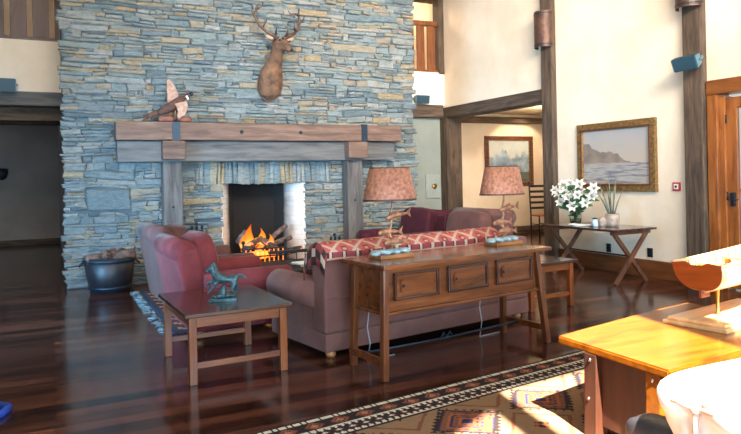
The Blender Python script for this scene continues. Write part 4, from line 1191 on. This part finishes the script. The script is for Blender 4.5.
# blue strap on the floor
b = MB().tube([(-.62, 4.66, .02), (-.48, 4.76, .02), (-.34, 4.76, .02), (-.255, 4.66, .02), (-.30, 4.55, .02), (-.44, 4.50, .02), (-.62, 4.50, .02)], .028, 10, flat=.6)
tag(b.build('blue_strap', M['blue']), 'blue strap loop lying on the dark floorboards', 'strap')

# ------------------------------------------------------------------ foreground coffee table
t = thing('slab_coffee_table', 'honey coloured thick slab coffee table in the sun on the rug', 'coffee table', (2.522, 2.076, 0))
P = [(.022, .75), (0, 0), (.66, .064), (1.37, .15), (1.42, 1.0), (.976, .934)]
MB().prism(P, .457, .50, bev=.008).build('tabletop', M['pine'], t)
MB().bar((.045, .50, 0.0105), (.055, .50, .457), .085, .085, .006).build('leg', M['pine_dark'], t)  # leg and end panel: the table's timber with shade in its colour
MB().bar((.045, .10, 0.0105), (.055, .10, .457), .085, .085, .006).build('leg', M['pine'], t)
MB().bar((1.30, .88, 0.0105), (1.28, .86, .457), .085, .085, .006).build('leg', M['pine'], t)
MB().bar((1.27, .24, 0.0105), (1.25, .26, .457), .085, .085, .006).build('leg', M['pine'], t)
MB().box(.05, .08, .14, .46, .08, .455, .004).build('end_panel', M['pine_dark'], t)
MB().bar((.10, .11, .41), (1.21, .26, .41), .03, .09, .004).build('apron', M['pine'], t)
MB().bar((.10, .50, .41), (1.24, .86, .41), .03, .09, .004).build('apron', M['pine'], t)
for p in ((.010, .50, .425), (.006, .51, .22), (.010, .10, .425)):
    MB().ball(p, .011, sx=.6).build('screw', M['chrome'], t)

# boat model on its stand
BA = R(9)

t = thing('model_boat', 'wooden model rowing boat on a post stand on the slab coffee table', 'model boat', (3.35, 2.37, .50), BA)
MB().box(0, .90, 0, .38, 0, .022, .004).box(.02, .88, .02, .36, .022, .042, .008).build('display_base', M['boat_out'], t)
def hullpt(f, a, off=0):
    """f 0 stern .. 1 bow, a -1..1 from gunwale to gunwale"""
    L = 1.08; beam = .147*(1-.02)*(math.sin(PI*(.36+.64*min(f, 1)))**.75 if f > .22 else 1)*(1 if f < .99 else .04)
    keel = .210+.01*f*f; gun = .368+.085*f*f
    ang = a*PI/2
    y = (beam-off)*math.copysign(abs(math.sin(ang))**.75, a)
    z = gun-(gun-keel-off)*math.cos(ang)**.8
    return (.09+L*f-(1-f)**6*.30*(z-.21), .19+y, z)
def hull(off, nm, mat, flip=False):
    bm = bmesh.new(); rows = []
    nf, na = 22, 18
    for i in range(nf+1): rows.append([bm.verts.new(hullpt(i/nf*.995, -1+2*j/na, off)) for j in range(na+1)])
    for r0, r1 in zip(rows, rows[1:]):
        for j in range(na): bm.faces.new((r0[j], r0[j+1], r1[j+1], r1[j]))
    me = bpy.data.meshes.new(nm); bmesh.ops.recalc_face_normals(bm, faces=bm.faces); bm.to_mesh(me); bm.free()
    for p in me.polygons: p.use_smooth = True
    o = bpy.data.objects.new(nm, me); COL.objects.link(o); o.parent = t; me.materials.append(mat)
    so = o.modifiers.new('t', 'SOLIDIFY'); so.thickness = .006; so.offset = 0
    return o
hull(0, 'hull', M['boat_out'])
poly = [hullpt(0, -1+2*j/20) for j in range(21)]
pp = [(p[1], p[2]) for p in poly]
MB().prism([(y, z) for y, z in pp]+[(.255, .378), (.24, .371), (.225, .360), (.155, .360), (.14, .371), (.125, .378)], .083+.063, .101+.063, Matrix(((0, -.30, 1, 0), (1, 0, 0, 0), (0, 1, 0, 0), (0, 0, 0, 1)))).build('transom', M['transom'], t)
b = MB()
for s in (-1, 1): b.tube([hullpt(k/20*.99, s*1.0) for k in range(21)], .010, 8)
b.build('gunwale', M['boat_out'], t)
b = MB()
for k in range(1, 14):
    f = k/15; b.tube([hullpt(f, -1+2*j/14, .009) for j in range(15)], .006, 6)
b.build('rib', M['boat_in'], t)
for f in (.25, .5, .72):
    p = hullpt(f, 1); q = hullpt(f, -1)
    MB().box(p[0]-.04, p[0]+.04, q[1]+.01, p[1]-.01, p[2]-.05, p[2]-.038, .002).build('thwart', M['boat_in'], t)
b = MB(); b.tube([(hullpt(k/16*.98, 0)[0], .19, hullpt(k/16*.98, 0)[2]-.012) for k in range(17)], .012, 8).box(.08, .18, .182, .198, .165, .215, .002)
b.build('keel', M['transom'], t)
for x in (.28, .78):
    MB().lathe([(.022, .042), (.010, .052), (.008, .12), (.012, .185), (.018, .207)], (x, .19, 0), 14).build('stand_post', M['brass'], t)

# foreground seat with white cover and its dark leather stool
t = thing('white_seat', 'white covered lounge seat with a tied fold in the sunlit corner', 'lounge seat', (2.45, 1.00, 0.0), R(2))
b = MB(); b.cushion((.34, .34, .435), (1.38, 1.0, .40), 9, .16, wrinkle=.03, cuts=22)
for v in b.bm.verts:
    if v.co.x < 0 and v.co.z < .5: v.co.x += .45*(.5-v.co.z)
    d = math.hypot(v.co.x+.32, v.co.y-.62, v.co.z-.55)
    if d < .5:
        a = math.atan2(v.co.y-.62, v.co.z-.52)
        v.co.x += .045*math.exp(-(d/.07)**2)+.012*math.cos(a*6)*math.exp(-((d-.14)/.10)**2)
b.build('cover', M['white_cloth'], t)
MB().box(-.20, .9, -.05, .72, .07, .26, .03, seg=3).build('seat_frame', M['brown_leather'], t)
for x in (-.14, .84):
    for y in (.0, .66): MB().box(x-.03, x+.03, y-.03, y+.03, 0.012, .07).build('foot', M['pine_dark'], t)
b = MB()
for q in (((-.335, .62, .545), (-.31, .60, .60), (-.20, .56, .618)), ((-.335, .62, .545), (-.332, .63, .44), (-.26, .64, .30)), ((-.335, .62, .545), (-.338, .70, .555), (-.325, .78, .535)), ((-.335, .62, .545), (-.338, .53, .55), (-.335, .44, .52))):
    b.tube(q, [.012, .009, .005], 8)
b.ball((-.342, .62, .545), .018)
b.build('tie', plain('beige_ribbon', (206,176,160), .8, var=.05), t)
t = thing('leather_footstool', 'dark leather footstool wedged beside the white covered seat', 'footstool', (2.17, 1.66, 0), R(4))
MB().cushion((.06, .13, .28), (.16, .40, .24), 7, .1, wrinkle=.02).build('pad', M['leather'], t)
MB().box(-.02, .14, -.05, .31, .10, .18, .01).build('frame', M['pine_dark'], t)
for x in (.0, .12):
    for y in (-.02, .28): MB().box(x-.02, x+.02, y-.02, y+.02, .012, .10).build('leg', M['pine_dark'], t)

# ------------------------------------------------------------------ light
w = bpy.data.worlds.new('sky'); scn.world = w; w.use_nodes = True
bg = w.node_tree.nodes['Background']; bg.inputs['Color'].default_value = (.72, .86, 1, 1); bg.inputs['Strength'].default_value = 1.6
def light(name, kind, loc, target=None, energy=100, color=(1, 1, 1), size=1, sizey=None, direction=None):
    l = bpy.data.lights.new(name, kind); l.energy = energy; l.color = color
    if kind == 'AREA':
        l.shape = 'RECTANGLE'; l.size = size; l.size_y = sizey or size
    elif kind != 'SUN': l.shadow_soft_size = size
    o = bpy.data.objects.new(name, l); COL.objects.link(o); o.location = loc
    d = Vector(direction) if direction else Vector(target)-Vector(loc)
    o.rotation_euler = d.to_track_quat('-Z', 'Y').to_euler()
    return o
e = SUN_EL
s = light('sun', 'SUN', (1, -6, 9), direction=(.194*math.cos(e), .981*math.cos(e), -math.sin(e)), energy=50, color=(1, .87, .68))
s.data.angle = R(.6)
light('window_daylight', 'AREA', (2.4, -4.4, 1.7), direction=(.12, 1, .02), energy=1080, color=(.52, .79, 1), size=8.6, sizey=3.0)
sl = light('side_window_daylight', 'AREA', (-2.4, 6.6, 1.1), direction=(1, .50, -.02), energy=230, color=(.26, .62, 1), size=3.6, sizey=1.8)  # added fill, no opening here: tints the lower stone blue
sl.data.spread = R(85)
rl = light('roof_window_daylight', 'AREA', (2.2, -.3, 5.2), direction=(.42, 1, -.13), energy=370, color=(1, .88, .72), size=6, sizey=1.6)  # added warm fill that brightens the upper walls
rl.data.spread = R(75)
# warm lamps of the house
light('picture_light', 'SPOT', (9.9, 11.5, 2.7), target=(9.9, 12.3, 1.7), energy=60, color=(1, .78, .5), size=.05).data.spot_size = R(95)
light('side_room_lamp', 'POINT', (9.2, 10.4, 2.4), target=(9, 10, 0), energy=60, color=(1, .82, .58), size=.15)
light('gallery_lamp', 'POINT', (6.2, 12.3, 5.3), target=(6, 12, 0), energy=90, color=(1, .78, .5), size=.15)
light('undercroft_daylight', 'AREA', (-2.3, 15.0, 1.4), direction=(1, .2, 0), energy=5, color=(.6, .75, 1), size=1.5)
light('fire_glow', 'POINT', (2.78, 9.35, .60), target=(2.7, 9, 0), energy=3.5, color=(1, .5, .18), size=.12)

# ------------------------------------------------------------------ camera
cam = bpy.data.cameras.new('camera'); co = bpy.data.objects.new('camera', cam); COL.objects.link(co)
yaw, roll = R(26.2), R(1.2)
f = Vector((math.sin(yaw), math.cos(yaw), 0)); r0 = Vector((math.cos(yaw), -math.sin(yaw), 0)); up = Vector((0, 0, 1))
right = r0*math.cos(roll)-up*math.sin(roll); cup = r0*math.sin(roll)+up*math.cos(roll)
mw = Matrix((right, cup, -f)).transposed().to_4x4(); mw.translation = (0, 0, 1.42)
co.matrix_world = mw
cam.sensor_fit = 'HORIZONTAL'; cam.sensor_width = 36; cam.lens = 650/741*36; cam.shift_y = -41/741; cam.clip_start = .05
scn.camera = co
scn.view_settings.view_transform = 'Standard'; scn.view_settings.look = 'None'; scn.view_settings.gamma = 1
scn.view_settings.use_curve_mapping = False; scn.view_settings.exposure = .30
